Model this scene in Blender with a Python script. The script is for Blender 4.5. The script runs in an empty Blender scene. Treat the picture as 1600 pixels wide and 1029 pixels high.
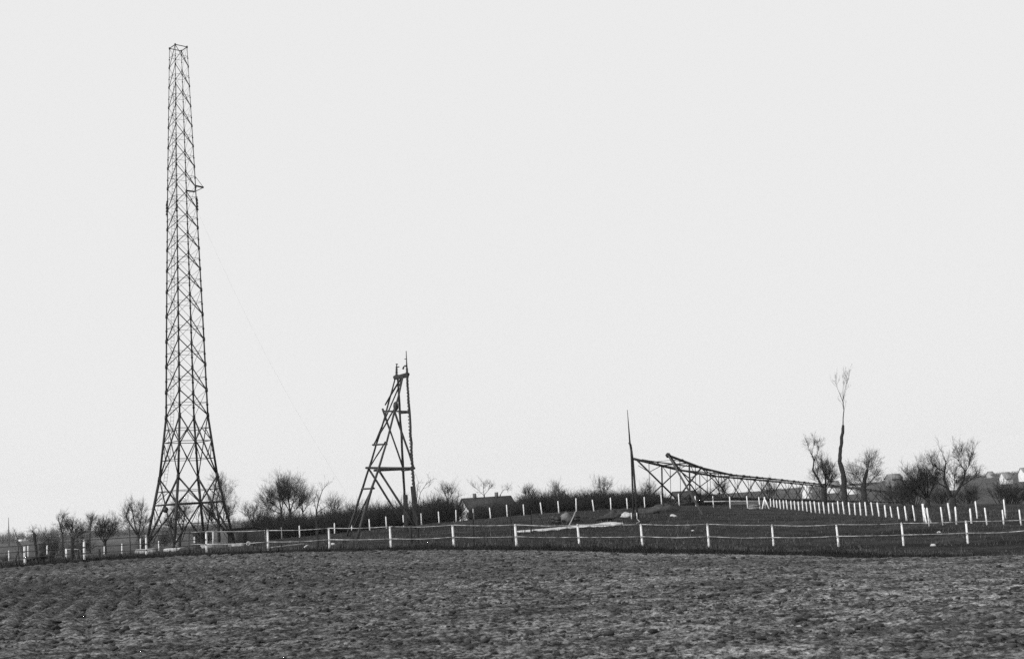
import bpy, math, random
import numpy as np
from mathutils import Vector, Matrix

rnd = random.Random(11)
sc = bpy.context.scene
COL = sc.collection
CAMZ = 1.6
F = 1900.0
ALPHA = math.atan(275.0 / 1900.0)
RHO = math.radians(3.58)
fw = Vector((0, math.cos(ALPHA), math.sin(ALPHA)))
r0 = Vector((1, 0, 0)); u0 = Vector((0, -math.sin(ALPHA), math.cos(ALPHA)))
RT = r0 * math.cos(RHO) - u0 * math.sin(RHO)
UP = r0 * math.sin(RHO) + u0 * math.cos(RHO)
CAM = Vector((0, 0, CAMZ))

def P(px, py, d):
    """photo measurement (pixel of the 1600x1029 photo) at a distance d -> world point"""
    v = fw * F + RT * (px - 800.0) - UP * (py - 514.5)
    return CAM + v * (d / v.y)
def proj(p):
    v = Vector(p) - CAM
    z = v.dot(fw)
    return 800 + F * v.dot(RT) / z, 514.5 - F * v.dot(UP) / z

# ------------------------------------------------------------------ materials
def mat(name, lo, hi, scale=3.0, rough=0.85, detail=6, bump=0.0, bscale=None, stretch=None, spec=0.3, attr=None, metallic=0.0):
    m = bpy.data.materials.new(name); m.use_nodes = True
    nt = m.node_tree; N = nt.nodes; L = nt.links
    b = N['Principled BSDF']
    b.inputs['Roughness'].default_value = rough
    b.inputs['Metallic'].default_value = metallic
    b.inputs['Specular IOR Level'].default_value = spec
    tc = N.new('ShaderNodeTexCoord')
    mp = N.new('ShaderNodeMapping')
    if stretch: mp.inputs['Scale'].default_value = stretch
    L.new(tc.outputs['Object'], mp.inputs['Vector'])
    n = N.new('ShaderNodeTexNoise'); n.inputs['Scale'].default_value = scale; n.inputs['Detail'].default_value = detail
    n.inputs['Roughness'].default_value = 0.65
    L.new(mp.outputs[0], n.inputs['Vector'])
    r = N.new('ShaderNodeMapRange'); r.inputs['From Min'].default_value = 0.34; r.inputs['From Max'].default_value = 0.66
    r.inputs['To Min'].default_value = lo; r.inputs['To Max'].default_value = hi
    L.new(n.outputs['Fac'], r.inputs['Value'])
    out = r.outputs[0]
    if attr:
        a = N.new('ShaderNodeAttribute'); a.attribute_name = attr
        mu = N.new('ShaderNodeMath'); mu.operation = 'MULTIPLY'
        L.new(out, mu.inputs[0]); L.new(a.outputs['Fac'], mu.inputs[1]); out = mu.outputs[0]
    cc = N.new('ShaderNodeCombineColor')
    for i in range(3): L.new(out, cc.inputs[i])
    L.new(cc.outputs[0], b.inputs['Base Color'])
    if bump:
        n2 = N.new('ShaderNodeTexNoise'); n2.inputs['Scale'].default_value = bscale or scale * 3; n2.inputs['Detail'].default_value = 8
        L.new(mp.outputs[0], n2.inputs['Vector'])
        bp = N.new('ShaderNodeBump'); bp.inputs['Strength'].default_value = bump; bp.inputs['Distance'].default_value = 0.05
        L.new(n2.outputs['Fac'], bp.inputs['Height']); L.new(bp.outputs[0], b.inputs['Normal'])
    return m

M = dict(
    steel=mat('painted_steel', .012, .03, 6, .6, bump=.1),
    darksteel=mat('dark_steel', .01, .02, 6, .55),
    white=mat('whitewashed_wood', .6, .86, 9, .8, bump=.4, stretch=(1, 1, .25)),
    whitebright=mat('white_painted_concrete', .5, .92, 3.5, .8, bump=.3),
    concrete=mat('concrete', .3, .62, 2.6, .9, bump=.6, bscale=9),
    timber=mat('weathered_timber', .022, .065, 5, .85, bump=.7, stretch=(1, 1, .15)),
    darktimber=mat('tarred_timber', .012, .035, 5, .8, bump=.6, stretch=(1, 1, .2)),
    palewood=mat('pale_raw_timber', .22, .45, 6, .85, bump=.4),
    bark=mat('bark', .014, .035, 5, .95, bump=.8),
    rail=mat('worn_white_rail', .06, .68, 2.3, .85, bump=.4),
    twig=mat('twigs', .012, .03, 4, .95),
    twigpale=mat('pale_twigs', .05, .09, 4, .95),
    hazetwig=mat('haze_paled_twigs', .10, .18, .3, .95),  # paler than the near twigs: distance haze painted into the colour
    roof=mat('dark_roof_tiles', .014, .05, 3, .85, bump=.6, stretch=(1, 1, 3)),
    roofgrey=mat('grey_slate_roof', .16, .26, 1.2, .8, bump=.4),
    plaster=mat('whitewashed_plaster', .6, .8, 1.2, .9, bump=.2),
    plastergrey=mat('grey_plaster', .25, .4, 1.2, .9, bump=.2),
    darkwall=mat('dark_boarded_wall', .06, .15, 4, .9, bump=.5, stretch=(3, 3, .2)),
    window=mat('dark_window', .01, .02, 2, .25),
    sand=mat('pale_sand', .30, .58, 1.6, .95, bump=.6, bscale=8),
    spoil=mat('excavated_earth', .02, .07, 2.5, .95, bump=.9),
    rock=mat('grey_rubble', .08, .2, 3.5, .95, bump=.9),
    rope=mat('hemp_rope', .03, .07, 6, .9),
    ropelight=mat('pale_rope', .4, .6, 6, .9),
    wire=mat('rusty_wire', .02, .04, 6, .8),
    grass=mat('dry_grass', .02, .06, .8, .95, attr='tone'),
)

# ------------------------------------------------------------------ mesh builder
def mesh_from(name, V, Fs, smooth=False):
    me = bpy.data.meshes.new(name)
    V = np.asarray(V, dtype=np.float32).reshape(-1, 3)
    me.vertices.add(len(V)); me.vertices.foreach_set('co', V.ravel())
    if isinstance(Fs, np.ndarray):
        k = Fs.shape[1]; flat = Fs.astype(np.int32).ravel()
        tot = np.full(len(Fs), k, np.int32); st = np.arange(len(Fs), dtype=np.int32) * k
    else:
        flat = np.fromiter((i for f in Fs for i in f), dtype=np.int32)
        tot = np.fromiter((len(f) for f in Fs), dtype=np.int32)
        st = np.concatenate([[0], np.cumsum(tot)[:-1]]).astype(np.int32)
    me.loops.add(len(flat)); me.loops.foreach_set('vertex_index', flat)
    me.polygons.add(len(tot)); me.polygons.foreach_set('loop_start', st); me.polygons.foreach_set('loop_total', tot)
    if smooth: me.polygons.foreach_set('use_smooth', np.ones(len(tot), dtype=bool))
    me.update(calc_edges=True)
    return me

class MB:
    def __init__(s): s.V = []; s.F = []
    def box(s, c, size, rot=None):
        c = Vector(c); hx, hy, hz = size[0] / 2, size[1] / 2, size[2] / 2
        n = len(s.V)
        for z in (-hz, hz):
            for x, y in ((-hx, -hy), (hx, -hy), (hx, hy), (-hx, hy)):
                v = Vector((x, y, z))
                if rot is not None: v = rot @ v
                s.V.append(tuple(c + v))
        for f in ((3, 2, 1, 0), (4, 5, 6, 7), (0, 1, 5, 4), (1, 2, 6, 5), (2, 3, 7, 6), (3, 0, 4, 7)):
            s.F.append(tuple(n + i for i in f))
        return s
    def bar(s, a, b, w, h=None, up=(0, 0, 1)):
        a = Vector(a); b = Vector(b); d = b - a
        if d.length < 1e-6: return s
        h = h or w; dn = d.normalized(); upv = Vector(up)
        if abs(dn.dot(upv)) > .97: upv = Vector((0, 1, 0)) if abs(dn.y) < .9 else Vector((1, 0, 0))
        x = dn.cross(upv).normalized(); y = x.cross(dn).normalized()
        n = len(s.V)
        for p in (a, b):
            for i, j in ((-1, -1), (1, -1), (1, 1), (-1, 1)):
                s.V.append(tuple(p + x * (i * w / 2) + y * (j * h / 2)))
        for f in ((3, 2, 1, 0), (4, 5, 6, 7), (0, 1, 5, 4), (1, 2, 6, 5), (2, 3, 7, 6), (3, 0, 4, 7)):
            s.F.append(tuple(n + i for i in f))
        return s
    def tube(s, pts, rad, k=6, cap=True):
        pts = [Vector(p) for p in pts]; n0 = len(s.V); m = len(pts)
        if not hasattr(rad, '__len__'): rad = [rad] * m
        d = (pts[-1] - pts[0])
        if d.length < 1e-6: d = Vector((0, 0, 1))
        d.normalize(); ref = Vector((0, 0, 1)) if abs(d.z) < .8 else Vector((0, 1, 0))
        for i, p in enumerate(pts):
            t = (pts[min(i + 1, m - 1)] - pts[max(i - 1, 0)])
            t = t.normalized() if t.length > 1e-7 else d
            x = t.cross(ref)
            x = x.normalized() if x.length > 1e-4 else Vector((1, 0, 0))
            y = t.cross(x)
            for j in range(k):
                a = 2 * math.pi * j / k
                s.V.append(tuple(p + (x * math.cos(a) + y * math.sin(a)) * rad[i]))
        for i in range(m - 1):
            for j in range(k):
                s.F.append((n0 + i * k + j, n0 + i * k + (j + 1) % k, n0 + (i + 1) * k + (j + 1) % k, n0 + (i + 1) * k + j))
        if cap:
            s.F.append(tuple(n0 + j for j in range(k))[::-1]); s.F.append(tuple(n0 + (m - 1) * k + j for j in range(k)))
        return s
    def poly(s, pts, faces):
        n = len(s.V); s.V += [tuple(p) for p in pts]; s.F += [tuple(n + i for i in f) for f in faces]; return s
    def lump(s, c, rx, ry, rz, seed=0, rough=.25, seg=14, rings=8):
        r_ = random.Random(seed); c = Vector(c); n0 = len(s.V)
        ph = [(r_.uniform(0, 6.3), r_.uniform(0, 6.3), r_.randint(2, 6), r_.randint(1, 5)) for _ in range(6)]
        for i in range(rings + 1):
            th = math.pi * i / rings
            for j in range(seg):
                a = 2 * math.pi * j / seg
                k = 1 + rough * sum(math.sin(p[2] * a + p[0]) * math.sin(p[3] * th + p[1]) for p in ph) / 3 + r_.uniform(-.06, .06)
                s.V.append((c.x + rx * k * math.sin(th) * math.cos(a), c.y + ry * k * math.sin(th) * math.sin(a), c.z + rz * k * math.cos(th)))
        for i in range(rings):
            for j in range(seg):
                s.F.append((n0 + i * seg + j, n0 + (i + 1) * seg + j, n0 + (i + 1) * seg + (j + 1) % seg, n0 + i * seg + (j + 1) % seg))
        return s
    def build(s, name, m, parent=None, origin=None, smooth=False, bevel=0):
        """vertices are given in world coordinates (or in the parent's frame when origin == 'local')"""
        V = np.array(s.V, dtype=np.float64).reshape(-1, 3)
        o = Vector((0, 0, 0))
        if origin == 'local': pass
        elif parent is not None:
            q = parent; off = Vector((0, 0, 0))
            while q is not None: off += q.location; q = q.parent
            V = V - np.array(off)
        elif origin is not None:
            o = Vector(origin); V = V - np.array(o)
        ob = bpy.data.objects.new(name, mesh_from(name, V, s.F, smooth))
        ob.data.materials.append(m); COL.objects.link(ob); ob.location = o
        if parent is not None: ob.parent = parent
        if bevel:
            bv = ob.modifiers.new('b', 'BEVEL'); bv.width = bevel; bv.segments = 2
        return ob

def tag(o, label=None, cat=None, group=None, kind=None):
    if label: o['label'] = label
    if cat: o['category'] = cat
    if group: o['group'] = group
    if kind: o['kind'] = kind
    return o
def empty(name, loc, label, cat, group=None):
    o = bpy.data.objects.new(name, None); COL.objects.link(o); o.location = loc; o.empty_display_size = .2
    return tag(o, label, cat, group)
def copy_tree(o, parent=None, skip=()):
    c = o.copy(); COL.objects.link(c); c.parent = parent
    for ch in list(o.children):
        if ch.name.split('.')[0] in skip: continue
        copy_tree(ch, c, skip)
    return c

# ------------------------------------------------------------------ terrain
CP = []
def cp(px, py, d): p = P(px, py, d); CP.append((p.x, p.y, p.z))
for a in [(38,883,69),(131,872,69),(228,868.5,69),(322,863.7,69),(418,860.5,69),(515,858,69),(611,856.3,69),(709,854.6,69),(807,854.6,69),(904,852.5,69),(1003,854,69),(1107,855,69),(1208,853.5,69),(1309,854,69),(1411,852,69),(1512,850,69),(1612,848,69),
          (-60,891,66),(40,886,64),(130,877,62),(250,870,61),(400,863.5,60),(560,860,59),(700,858.5,58),(850,859,57),(1000,864,55),(1150,864,55),(1300,868,54),(1400,873,53),(1500,877,52),(1600,882,50),(1700,886,50),
          (14,878,130),(74,870.5,130),(163,871,130),(248,862.6,130),(333,851,130),(414,845,130),(495,836.4,130),(578,828.5,130),(658,820,130),(740,812,130),(819,805,130),(900,799,130),(980,795.4,130),(1061,789,130),(1140,793,130),(1187,795,130),
          (1204,796,134),(1249,801.8,120.5),(1319,806,104),(1364,808,96),(1394.9,816,91),(1444,817,85),(1485,814.5,85),(1527,810.5,85),(1571,808.5,85),(1660,806,85),(1517,816.8,80),(1594,820.3,80),
          (224,864,117),(271,863,111),(325,856,119),(370,854,113),(560,841,97),(543,836.6,109),(640,836,98),(991,809,105),(890,818,100)]:
    cp(*a)
for x, y, z in [(0,0,-1.62),(0,8,-1.62),(-12,6,-1.6),(12,6,-1.7),(-8,20,-1.62),(8,20,-1.75),(0,35,-1.78),(-16,36,-1.62),(16,36,-2.4),(-40,30,-1.6),(40,30,-2.7),(0,-20,-1.6),(-60,-30,-1.6),(60,-30,-2.2),
                (-80,69,-1.7),(80,69,-4.2),(-90,130,-3),(100,130,-5.5),(24,154,-1.45),(18,160,-1.2),(38,160,-2.2),(57,173,-3.5),(56,190,-3.6),
                (-60,180,-3.4),(-20,180,-2.6),(10,200,-2.2),(60,240,-5.2),(110,220,-6.5),(160,240,-6),
                (-150,250,-3.4),(-60,260,-3.2),(0,260,-2.2),(30,260,-2.4),(-300,500,-3.0),(-100,500,-2.2),(0,500,-2.6),(120,330,-5.0),(125,450,-1.6),(180,450,-2.2),(220,450,-1.8),(250,600,-.2),(300,450,-1.5),
                (150,600,0.0),(400,600,.4),(0,1000,-3),(-500,1000,-2),(400,1000,-1),(-1500,1500,-2.5),(0,2000,-4),(1500,1500,-2.5),(-1500,0,-3),(1500,0,-6),(0,-800,-2)]:
    CP.append((x, y, z + CAMZ))
CP = np.array(CP)
S = 1 / 100.0
def phi(r): return r
A_ = CP[:, :2] * S
D_ = np.sqrt(((A_[:, None] - A_[None]) ** 2).sum(-1))
nC = len(CP)
K = np.zeros((nC + 3, nC + 3)); K[:nC, :nC] = phi(D_) + np.eye(nC) * -0.004
K[:nC, nC] = 1; K[:nC, nC + 1:] = A_; K[nC, :nC] = 1; K[nC + 1:, :nC] = A_.T
W_ = np.linalg.solve(K, np.concatenate([CP[:, 2], [0, 0, 0]]))
def gzn(X, Y):
    X = np.asarray(X, float) * S; Y = np.asarray(Y, float) * S
    out = W_[nC] + W_[nC + 1] * X + W_[nC + 2] * Y
    for i in range(nC):
        out = out + W_[i] * np.sqrt((X - A_[i, 0]) ** 2 + (Y - A_[i, 1]) ** 2)
    return out
def gz(x, y): return float(gzn(np.array([x]), np.array([y]))[0])
def on(px, py, d):
    """the point of the ground below the photo pixel's column at distance d"""
    p = P(px, py, d); return Vector((p.x, p.y, gz(p.x, p.y)))

def vnoise(X, Y, seed=0):
    xi = np.floor(X).astype(np.int64); yi = np.floor(Y).astype(np.int64)
    xf = X - xi; yf = Y - yi; u = xf * xf * (3 - 2 * xf); v = yf * yf * (3 - 2 * yf)
    def h(a, b):
        n = (a * 374761393 + b * 668265263 + seed * 1442695041) & 0xffffffff
        n = ((n ^ (n >> 13)) * 1274126177) & 0xffffffff
        n = n ^ (n >> 16)
        return (n & 0xffff) / 65535.0 * 2 - 1
    return (h(xi, yi) * (1 - u) + h(xi + 1, yi) * u) * (1 - v) + (h(xi, yi + 1) * (1 - u) + h(xi + 1, yi + 1) * u) * v
def fbm(X, Y, o=4, seed=0):
    s = 0; a = 1; f = 1
    for i in range(o): s = s + a * vnoise(X * f, Y * f, seed + i); a *= .5; f *= 2.03
    return s

# field edge distance as a function of the bearing slope x/y
ex = []; ey = []
for px, py, d in [(-400,900,66),(-60,891,66),(40,886,64),(130,877,62),(250,870,61),(400,863.5,60),(560,860,59),(700,858.5,58),(850,859,57),(1000,864,55),(1150,864,55),(1300,868,54),(1400,873,53),(1500,877,52),(1600,882,50),(2000,890,50)]:
    p = P(px, py, d); ex.append(p.x / p.y); ey.append(d - 2.0 * min(1, max(0, (px - 900) / 500)))
ang = np.concatenate([np.linspace(-math.pi, -.56, 60)[:-1], np.linspace(-.56, .56, 900), np.linspace(.56, math.pi, 60)[1:]])
rad = [0.6]
while rad[-1] < 9.5: rad.append(rad[-1] * 1.05)
while rad[-1] < 62: rad.append(rad[-1] * 1.0038)
while rad[-1] < 150: rad.append(rad[-1] * 1.009)
while rad[-1] < 1700: rad.append(rad[-1] * 1.035)
rad = np.array(rad)
AA, RR = np.meshgrid(ang, rad)
GX = RR * np.sin(AA); GY = RR * np.cos(AA)
edge = np.interp(np.clip(GX / np.maximum(GY, .01), -3, 3), ex, ey)
edge = np.where(GY > 5, edge, 50)
edge = edge + 1.3 * fbm(GX * .35, GY * .12, 4, 77)
infield = np.where(GY > 0, GY < edge, RR < 45)
Z = gzn(GX, GY)
# tilled soil relief
left = np.clip((6 - GX) / 18, 0, 1)
fur = np.sin((GX * math.cos(.32) + GY * math.sin(.32) + .35 * fbm(GX * .2, GY * .2, 2, 5)) * 2 * math.pi / .50)
rel = (.010 + .010 * left) * fbm(GX * 1.6, GY * 1.6, 4, 3) + .016 * fbm(GX * 7, GY * 7, 3, 9) + .020 * np.maximum(0, fbm(GX * 11, GY * 11, 2, 19) - .1) \
    + .060 * left * fur * (.6 + .6 * fbm(GX * 1.2, GY * 1.2, 2, 31)) * np.clip((GY - 14) / 12, 0, 1)
rel += .022 * np.maximum(0, fbm(GX * 2.2, GY * 2.8, 4, 43) - .35) + (1 - left) * .022 * fbm(GX * .35, GY * 2.6, 3, 41)
farfade = np.clip((75 - RR) / 20, 0, 1)
grassrel = .06 * fbm(GX * .7, GY * .7, 4, 21) + .04 * fbm(GX * 2.5, GY * 2.5, 2, 22)
mid = np.clip((RR - 60) / 10, 0, 1) * np.clip((400 - RR) / 200, 0, 1)
Z = Z + np.where(infield, rel, np.where(RR < 62, grassrel, grassrel * np.maximum(mid, .0)))
Z = Z + np.where((RR > 150), .5 * fbm(GX * .02, GY * .02, 3, 51) * np.clip((RR - 150) / 200, 0, 1), 0)
nr, na = Z.shape
Vg = np.stack([GX, GY, Z], -1).reshape(-1, 3)
idx = np.arange(nr * na).reshape(nr, na)
Q = np.stack([idx[:-1, :-1], idx[:-1, 1:], idx[1:, 1:], idx[1:, :-1]], -1).reshape(-1, 4)
fq = infield.reshape(-1)[Q].sum(1) >= 3
def sub(Q, name):
    u, inv = np.unique(Q.ravel(), return_inverse=True)
    me = mesh_from(name, Vg[u], inv.reshape(-1, 4), smooth=True); return me, u
cxx = np.array([[0, 0]])
me, u = sub(Q[fq], 'ploughed_field')
# close the small ring round the camera foot
ms = bpy.data.materials.new('tilled_soil'); ms.use_nodes = True
nt = ms.node_tree; N = nt.nodes; L = nt.links; b = N['Principled BSDF']; b.inputs['Roughness'].default_value = .95; b.inputs['Specular IOR Level'].default_value = .1
tc = N.new('ShaderNodeTexCoord')
def noise(scale, detail=6, rough=.6, st=None, w=0):
    mp = N.new('ShaderNodeMapping'); L.new(tc.outputs['Object'], mp.inputs[0])
    mp.inputs['Location'].default_value = (w * 13.1, w * 7.7, w)
    if st: mp.inputs['Scale'].default_value = st
    n = N.new('ShaderNodeTexNoise'); n.inputs['Scale'].default_value = scale; n.inputs['Detail'].default_value = detail; n.inputs['Roughness'].default_value = rough
    L.new(mp.outputs[0], n.inputs['Vector']); return n.outputs['Fac']
def mrange(v, a, b_, c, d):
    r = N.new('ShaderNodeMapRange'); r.inputs[1].default_value = a; r.inputs[2].default_value = b_; r.inputs[3].default_value = c; r.inputs[4].default_value = d
    L.new(v, r.inputs[0]); return r.outputs[0]
def mul(a, b_):
    m = N.new('ShaderNodeMath'); m.operation = 'MULTIPLY'; L.new(a, m.inputs[0]); L.new(b_, m.inputs[1]); return m.outputs[0]
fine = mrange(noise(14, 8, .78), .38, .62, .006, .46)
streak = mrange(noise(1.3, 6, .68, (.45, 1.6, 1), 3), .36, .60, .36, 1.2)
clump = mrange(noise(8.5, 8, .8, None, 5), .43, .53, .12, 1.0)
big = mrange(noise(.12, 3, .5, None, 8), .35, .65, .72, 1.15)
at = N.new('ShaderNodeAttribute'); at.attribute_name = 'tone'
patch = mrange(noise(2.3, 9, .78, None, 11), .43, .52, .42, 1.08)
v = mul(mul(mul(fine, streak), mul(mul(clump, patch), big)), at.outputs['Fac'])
cc = N.new('ShaderNodeCombineColor')
for i in range(3): L.new(v, cc.inputs[i])
L.new(cc.outputs[0], b.inputs['Base Color'])
bp = N.new('ShaderNodeBump'); bp.inputs['Strength'].default_value = .8; bp.inputs['Distance'].default_value = .03
L.new(noise(16, 8, .7, None, 2), bp.inputs['Height']); L.new(bp.outputs[0], b.inputs['Normal'])
def set_tone(me, vals):
    a = me.attributes.new('tone', 'FLOAT', 'POINT'); a.data.foreach_set('value', np.asarray(vals, np.float32))
gx = Vg[u, 0]; gy = Vg[u, 1]
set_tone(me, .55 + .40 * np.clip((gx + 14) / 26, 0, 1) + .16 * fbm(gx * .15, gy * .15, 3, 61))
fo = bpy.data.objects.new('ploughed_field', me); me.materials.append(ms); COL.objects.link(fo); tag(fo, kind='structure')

me, u = sub(Q[~fq], 'meadow')
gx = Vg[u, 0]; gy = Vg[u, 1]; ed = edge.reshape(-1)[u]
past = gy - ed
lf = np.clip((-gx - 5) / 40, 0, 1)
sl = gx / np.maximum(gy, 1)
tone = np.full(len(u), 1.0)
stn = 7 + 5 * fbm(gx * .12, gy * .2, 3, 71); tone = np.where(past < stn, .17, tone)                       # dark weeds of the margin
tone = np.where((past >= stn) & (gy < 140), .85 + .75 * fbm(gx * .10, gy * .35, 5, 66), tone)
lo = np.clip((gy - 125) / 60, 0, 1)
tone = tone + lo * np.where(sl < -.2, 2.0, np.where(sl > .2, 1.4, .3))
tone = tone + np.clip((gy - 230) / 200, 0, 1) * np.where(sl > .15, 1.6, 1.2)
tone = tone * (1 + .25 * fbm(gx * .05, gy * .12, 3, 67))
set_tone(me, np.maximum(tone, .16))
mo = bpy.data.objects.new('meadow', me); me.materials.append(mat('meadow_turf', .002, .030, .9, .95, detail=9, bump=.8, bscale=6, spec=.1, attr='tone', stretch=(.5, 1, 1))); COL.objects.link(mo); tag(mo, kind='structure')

# ------------------------------------------------------------------ clods (stuff)
nr_ = np.random.RandomState(5)
def ico():
    t = (1 + 5 ** .5) / 2
    v = np.array([(-1,t,0),(1,t,0),(-1,-t,0),(1,-t,0),(0,-1,t),(0,1,t),(0,-1,-t),(0,1,-t),(t,0,-1),(t,0,1),(-t,0,-1),(-t,0,1)], float)
    f = [(0,11,5),(0,5,1),(0,1,7),(0,7,10),(0,10,11),(1,5,9),(5,11,4),(11,10,2),(10,7,6),(7,1,8),(3,9,4),(3,4,2),(3,2,6),(3,6,8),(3,8,9),(4,9,5),(2,4,11),(6,2,10),(8,6,7),(9,8,1)]
    v = [tuple(p / np.linalg.norm(p)) for p in v]; c = {}
    def m(a, b_):
        k = (min(a, b_), max(a, b_))
        if k not in c:
            q = (np.array(v[a]) + np.array(v[b_])) / 2; v.append(tuple(q / np.linalg.norm(q))); c[k] = len(v) - 1
        return c[k]
    g = []
    for a, b_, d in f:
        x, y, z = m(a, b_), m(b_, d), m(d, a); g += [(a, x, z), (b_, y, x), (d, z, y), (x, y, z)]
    return np.array(v), np.array(g)
iv, iF = ico(); iv = iv[:12]; iF = np.array([(0,11,5),(0,5,1),(0,1,7),(0,7,10),(0,10,11),(1,5,9),(5,11,4),(11,10,2),(10,7,6),(7,1,8),(3,9,4),(3,4,2),(3,2,6),(3,6,8),(3,8,9),(4,9,5),(2,4,11),(6,2,10),(8,6,7),(9,8,1)])
CV = []; CF = []; n0 = 0
for k in range(42000):
    d = 9 + 49 * nr_.rand() ** 1.7; sx = nr_.uniform(-.5, .5) * d
    if d > np.interp(sx / d, ex, ey) - .5: continue
    if vnoise(np.array([sx * .35]), np.array([d * .35]), 91)[0] + nr_.uniform(-1, 1) < -.3: continue
    s = .006 + .0062 * nr_.pareto(2.0); s = min(s, .034) * (1 + d / 30)
    s *= 2.0 if nr_.rand() < .006 else 1
    a = nr_.uniform(0, 6.28); sc3 = np.array([nr_.uniform(.8, 1.9), nr_.uniform(.7, 1.1), nr_.uniform(.4, .8)]) * s
    q = iv * (1 + nr_.uniform(-.45, .4, (len(iv), 1))) * sc3
    q = np.stack([q[:, 0] * math.cos(a) - q[:, 1] * math.sin(a), q[:, 0] * math.sin(a) + q[:, 1] * math.cos(a), q[:, 2]], 1)
    CV.append((q, sx, d, s)); 
XY = np.array([(c[1], c[2]) for c in CV]); ZZ = gzn(XY[:, 0], XY[:, 1])
allv = np.concatenate([c[0] + np.array([c[1], c[2], z + c[3] * .25]) for c, z in zip(CV, ZZ)])
allf = np.concatenate([iF + i * len(iv) for i in range(len(CV))])
co = bpy.data.objects.new('soil_clods', mesh_from('soil_clods', allv, allf)); co.data.materials.append(mat('moist_clod', .006, .06, 3, .95, bump=.5)); COL.objects.link(co)
tag(co, 'dark crumbs and clods of soil strewn over the ploughed field', 'soil clods', kind='stuff')

# ------------------------------------------------------------------ grass (stuff)
def blades(n, xr, fn, h, w):
    X = nr_.uniform(-1, 1, n); Y = fn(n); X = X * xr * Y
    return X, Y, h * nr_.uniform(.4, 1.3, n), w * nr_.uniform(.6, 1.3, n)
GXs = []; 
def edge_at(X, Y): return np.interp(X / Y, ex, ey)
X1 = nr_.uniform(-.47, .47, 60000); E = np.interp(X1, ex, ey); Y1 = E + 14 * nr_.rand(60000) ** 1.3 - .5; H1 = nr_.uniform(.02, .11, 60000) * (1 + 2.2 * np.maximum(0, vnoise(X1 * Y1 * .9, Y1 * .9, 81))) * np.where(X1 < -.12, .45, 1) + .2 * (nr_.rand(60000) < .02); 
X2 = nr_.uniform(-.47, .47, 34000); Y2 = 68 + 62 * nr_.rand(34000) ** 1.2; H2 = nr_.uniform(.04, .16, 34000) * (1 + 1.8 * np.maximum(0, vnoise(X2 * Y2 * .5, Y2 * .3, 83)))
Xa = np.concatenate([X1 * Y1, X2 * Y2]); Ya = np.concatenate([Y1, Y2]); Ha = np.concatenate([H1, H2])
keep = vnoise(Xa * .6, Ya * .6, 33) > -.5; Xa, Ya, Ha = Xa[keep], Ya[keep], Ha[keep]
Za = gzn(Xa, Ya); n = len(Xa); Wd = nr_.uniform(.012, .03, n); an = nr_.uniform(0, 3.14, n); lx = nr_.uniform(-.5, .5, n) * Ha; ly = nr_.uniform(-.5, .5, n) * Ha
dx = np.cos(an) * Wd; dy = np.sin(an) * Wd
v0 = np.stack([Xa - dx, Ya - dy, Za - .03], 1); v1 = np.stack([Xa + dx, Ya + dy, Za - .03], 1)
v2 = np.stack([Xa + dx * .3 + lx, Ya + dy * .3 + ly, Za + Ha], 1); v3 = np.stack([Xa - dx * .3 + lx, Ya - dy * .3 + ly, Za + Ha], 1)
gv = np.stack([v0, v1, v2, v3], 1).reshape(-1, 3); gf = np.arange(4 * n).reshape(-1, 4)
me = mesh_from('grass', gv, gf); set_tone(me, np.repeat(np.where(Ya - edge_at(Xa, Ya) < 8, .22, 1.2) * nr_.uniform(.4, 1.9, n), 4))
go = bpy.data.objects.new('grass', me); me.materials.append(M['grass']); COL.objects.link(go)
tag(go, 'rough dry grass and weeds along the field margin and round the posts', 'grass', kind='stuff')

# ------------------------------------------------------------------ sand patch
pts = []
sx = np.linspace(0, 1, 60); sy = np.linspace(0, 1, 14)
a0 = P(806, 824, 92); a1 = P(974, 822, 97)
V = []
for i, t in enumerate(sx):
    wd = 1.6 * (.35 + .65 * t) + .5 * math.sin(t * 9) + rnd.uniform(-.12, .12)
    if t > .93: wd *= (1.0 - t) / .07 * .9 + .1
    if t < .05: wd *= t / .05 + .02
    for j, w in enumerate(sy):
        x = a0.x + (a1.x - a0.x) * t; y = a0.y + (a1.y - a0.y) * t + (w - .5) * 2 * wd * 1.15
        e = 1 - abs(2 * w - 1) ** 2
        hz = (.05 + .13 * math.exp(-((t - .86) / .1) ** 2) + .05 * math.exp(-((t - .55) / .2) ** 2)) * e + .015 * rnd.uniform(-1, 1)
        V.append((x, y, gz(x, y) - .06 + .10 * e + hz))
Fq = [(i * 14 + j, (i + 1) * 14 + j, (i + 1) * 14 + j + 1, i * 14 + j + 1) for i in range(59) for j in range(13)]
mb = MB(); mb.poly(V, Fq); tag(mb.build('sand_patch', M['sand'], smooth=True), kind='structure')

# ------------------------------------------------------------------ near fence
FT = [(38,851),(131,842.5),(228,836),(322,830.5),(418,827),(513.5,824),(609,821.5),(706.5,819.3),(804.5,818.3),(902,818.5),(1001,818),(1105,817.5),(1206,819),(1306.5,818.5),(1408.5,816),(1509.5,813),(1612,809)]
FB = [(39,883),(132,872),(229,868.5),(323,863.7),(419,860.5),(515,858),(611,856.3),(709.5,854.6),(807.5,854.6),(905.5,852.5),(1004,854),(1108,855),(1209,853.5),(1310.5,854),(1412,852),(1512.5,850),(1614,848)]
RU = [829.8,828,824.5,822,819.6,819.2,819.4,818.6,818.3,820,818.8,816.7,814,811]
RL = [849.5,846,842.3,841,838.5,837.6,838.5,837.6,837.6,839,837,835,832,827.5]
fl = on(807, 854, 69)
fence = empty('rail_fence', fl, 'long white two-rail post fence between the ploughed field and the pasture', 'fence')
posts_top = []
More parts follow.
